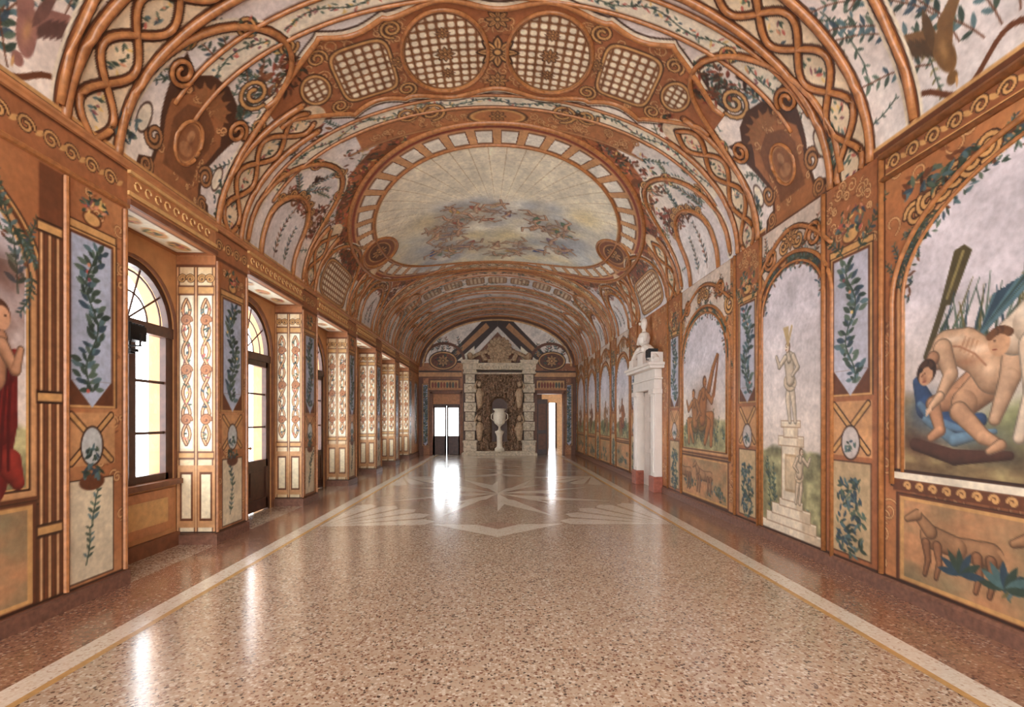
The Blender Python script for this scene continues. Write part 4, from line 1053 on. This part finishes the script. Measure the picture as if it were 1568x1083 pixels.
for sg in (-1,1):
    for b_,zb in ((cx+sg*.84,2.0),(cx+sg*.84,.62)):
        s_=1 if zb>1 else .95
        Z=lambda t: zb+t*s_
        d.tube([(b_,y-.55,Z(0)),(b_,y-.57,Z(.3)),(b_,y-.57,Z(.6)),(b_,y-.55,Z(.82))],[.09,.13,.16,.08],10)
        d.ball((b_,y-.59,Z(1.0)),(.09,.1,.12)); d.tube([(b_+sg*.05,y-.55,Z(.75)),(b_+sg*.2,y-.6,Z(.88)),(b_+sg*.1,y-.56,Z(1.15))],[.06,.05,.035],8)
        d.tube([(b_-sg*.08,y-.55,Z(.75)),(b_-sg*.18,y-.6,Z(.5)),(b_-sg*.02,y-.66,Z(.4))],[.055,.045,.035],8)
d.obj('atlante_figures',[plain('atlante_stucco',(186,158,128),.75,.3,14,0,.5)],G,smooth=True)
nx,nz=130,210
V3=[];F3=[]
for i in range(nx):
    for j in range(nz):
        X=-.98+1.96*i/(nx-1); Z=.18+3.3*j/(nz-1)
        p=Vector((X*3,Z*3,0)); dd=.18*mnoise.fractal(p,1.0,2.0,4)+.16*abs(mnoise.noise(p*2.2))+.14*abs(mnoise.noise(p*5))
        h=.4
        if Z<2.1: s_=max(0,1-(abs(X)/h)**6) if abs(X)<h else 0
        else: q=math.hypot(X,(Z-2.1))/h; s_=max(0,1-q**6) if q<1 else 0
        if Z<.55: s_=0
        dep=.3+dd; dep=dep*(1-s_)+(-.15)*s_
        q=math.hypot(X/.62,(Z-2.1)/.72) if Z>2.1 else abs(X)/.62
        dep+=.12*math.exp(-((q-1)/.12)**2)*(1+.8*mnoise.noise(p*4))
        V3.append((cx+X,y-max(dep,-.2),Z))
for i in range(nx-1):
    for j in range(nz-1): F3.append((i*nz+j,(i+1)*nz+j,(i+1)*nz+j+1,i*nz+j+1))
rk=MB(); rk.add(V3,F3)
random.seed(3)
for k in range(240):
    t=random.uniform(0,math.pi); R=random.uniform(.48,.95); X=R*math.cos(t); Z=2.1+R*1.3*math.sin(t)
    if random.random()<.45: X=random.choice([-1,1])*random.uniform(.48,.92); Z=random.uniform(.25,2.3)
    rk.ball((cx+X,y-.42-random.random()*.12,Z),(random.uniform(.025,.07),.06,random.uniform(.04,.13)),0,6)
rk.obj('rockwork_niche',[ROCK],G,smooth=True)
d=MB()
d.lathe([(.0,-.06),(.42,-.06),(.5,-.03),(.5,.0),(.44,.03),(.38,.02),(.0,.03)],0,0,0,28)
vs=d.v; d.v=[(cx+a,y-.35-c_,4.5+b_*1.0) for a,b_,c_ in vs]
for k in range(16):
    a=2*math.pi*k/16; d.ball((cx+.47*math.cos(a),y-.38,4.5+.47*math.sin(a)),(.08,.06,.08),0,6)
d.ball((cx,y-.42,4.55),(.16,.08,.2),0,8); d.ball((cx,y-.44,4.8),(.08,.07,.09),0,8)
for k in range(30):
    a=random.random()*6.28; r_=random.uniform(.15,.4); d.ball((cx+r_*math.cos(a),y-.4,4.5+r_*math.sin(a)),(.05,.05,.05),0,5)
for sg in (-1,1):
    d.tube([(cx+sg*.05,y-.42,4.65),(cx+sg*.22,y-.42,4.5),(cx+sg*.3,y-.42,4.3)],[.07,.06,.04],8)
    P=[(cx+sg*(1.3-.8*k/12),y-.4,4.05+.35*math.sin(k/12*1.5)) for k in range(13)]; d.tube(P,[.08]*13,8)
    d.ball((cx+sg*1.25,y-.42,4.2),(.13,.1,.16),0,8); d.tube([(cx+sg*.6,y-.4,4.0),(cx+sg*.72,y-.4,4.3),(cx+sg*.6,y-.4,4.5)],[.12,.1,.04],8)
d.box(cx-.5,cx+.5,y-.4,y,3.9,4.08)
d.obj('crest_relief',[plain('worn_stone_relief',(180,152,122),.75,.4,14,0,.5)],G,smooth=False)
d=MB(); uy=y-.62
d.box(cx-.2,cx+.2,uy-.2,uy+.2,.18,.3); d.lathe([(.17,.3),(.13,.36),(.11,.4),(.12,.8),(.15,.9),(.19,.96),(.19,1.02),(.1,1.04)],cx,uy)
d.lathe([(.12,1.03),(.06,1.08),(.05,1.2),(.1,1.26),(.2,1.36),(.26,1.52),(.27,1.7),(.22,1.82),(.2,1.86),(.27,1.92),(.28,1.96),(.22,1.97),(.05,1.9)],cx,uy,0,32)
for sg in (-1,1):
    d.tube([(cx+sg*.24,uy,1.45),(cx+sg*.35,uy,1.55),(cx+sg*.34,uy,1.72),(cx+sg*.23,uy,1.8)],.022,8)
for k in range(12):
    a=2*math.pi*k/12; d.tube([(cx+.06*math.cos(a),uy+.06*math.sin(a),1.24),(cx+.2*math.cos(a),uy+.2*math.sin(a),1.36),(cx+.262*math.cos(a),uy+.262*math.sin(a),1.54)],.014,6)
d.obj('stone_urn',[plain('urn_stone',(234,222,200),.5,.08,10)],G,smooth=True)

# ================================================================ SPOTLIGHTS
def spot(name,p):
    d=MB(); x,yy,z=p
    d.box(x-.05,x+.05,yy-.05,yy+.05,z-.06,z-.03); d.tube([(x,yy,z-.04),(x,yy,z+.06)],.012,8)
    d.box(x-.09,x+.09,yy-.11,yy+.11,z+.05,z+.2); d.box(x-.1,x+.1,yy-.125,yy-.11,z+.03,z+.22)
    for k in range(5): d.box(x-.08,x+.08,yy-.09+k*.045,yy-.08+k*.045,z+.2,z+.22)
    d.box(x-.075,x+.075,yy+.11,yy+.115,z+.07,z+.19,1)
    d.tube([(x-.1,yy,z+.0),(x-.11,yy,z+.12)],.01,6); d.tube([(x+.1,yy,z+.0),(x+.11,yy,z+.12)],.01,6); d.box(x-.11,x+.11,yy-.015,yy+.015,z-.01,z+.005)
    return d.obj(name,[BLACK,LENS],bevel=.004)
s1=spot('spotlight',(XR+.16,5.12,2.25))
d=MB(); d.box(XR-.02,XR+.19,5.09,5.15,2.17,2.2); d.obj('bracket',[BLACK],s1)
spot('spotlight.001',(HW-.2,10.25,2.75))

# ================================================================ LIGHT
w=bpy.data.worlds.new('sky'); sc.world=w; w.use_nodes=True
bg=w.node_tree.nodes['Background']; bg.inputs[0].default_value=(.93,.97,1,1); bg.inputs[1].default_value=8.5
def area(name,loc,rot,sx,sy,p,col):
    l=bpy.data.lights.new(name,'AREA'); l.shape='RECTANGLE'; l.size=sx; l.size_y=sy; l.energy=p; l.color=col
    o=link(bpy.data.objects.new(name,l)); o.location=loc; o.rotation_euler=rot; return o
area('fill_open_end',(0,YB+.2,2.8),(math.radians(90),0,0),5.5,4.5,130,(1,.97,.94))  # added fill lamp behind the camera, emulates daylight into the hall

cam=bpy.data.cameras.new('camera'); co=link(bpy.data.objects.new('camera',cam)); sc.camera=co
cam.sensor_width=36; cam.lens=760/1568*36; cam.shift_y=101.5/1568; cam.shift_x=0
co.location=(0,0,1.5); co.rotation_euler=(math.radians(90),0,-math.radians(1.66)); cam.clip_start=.05; cam.clip_end=200
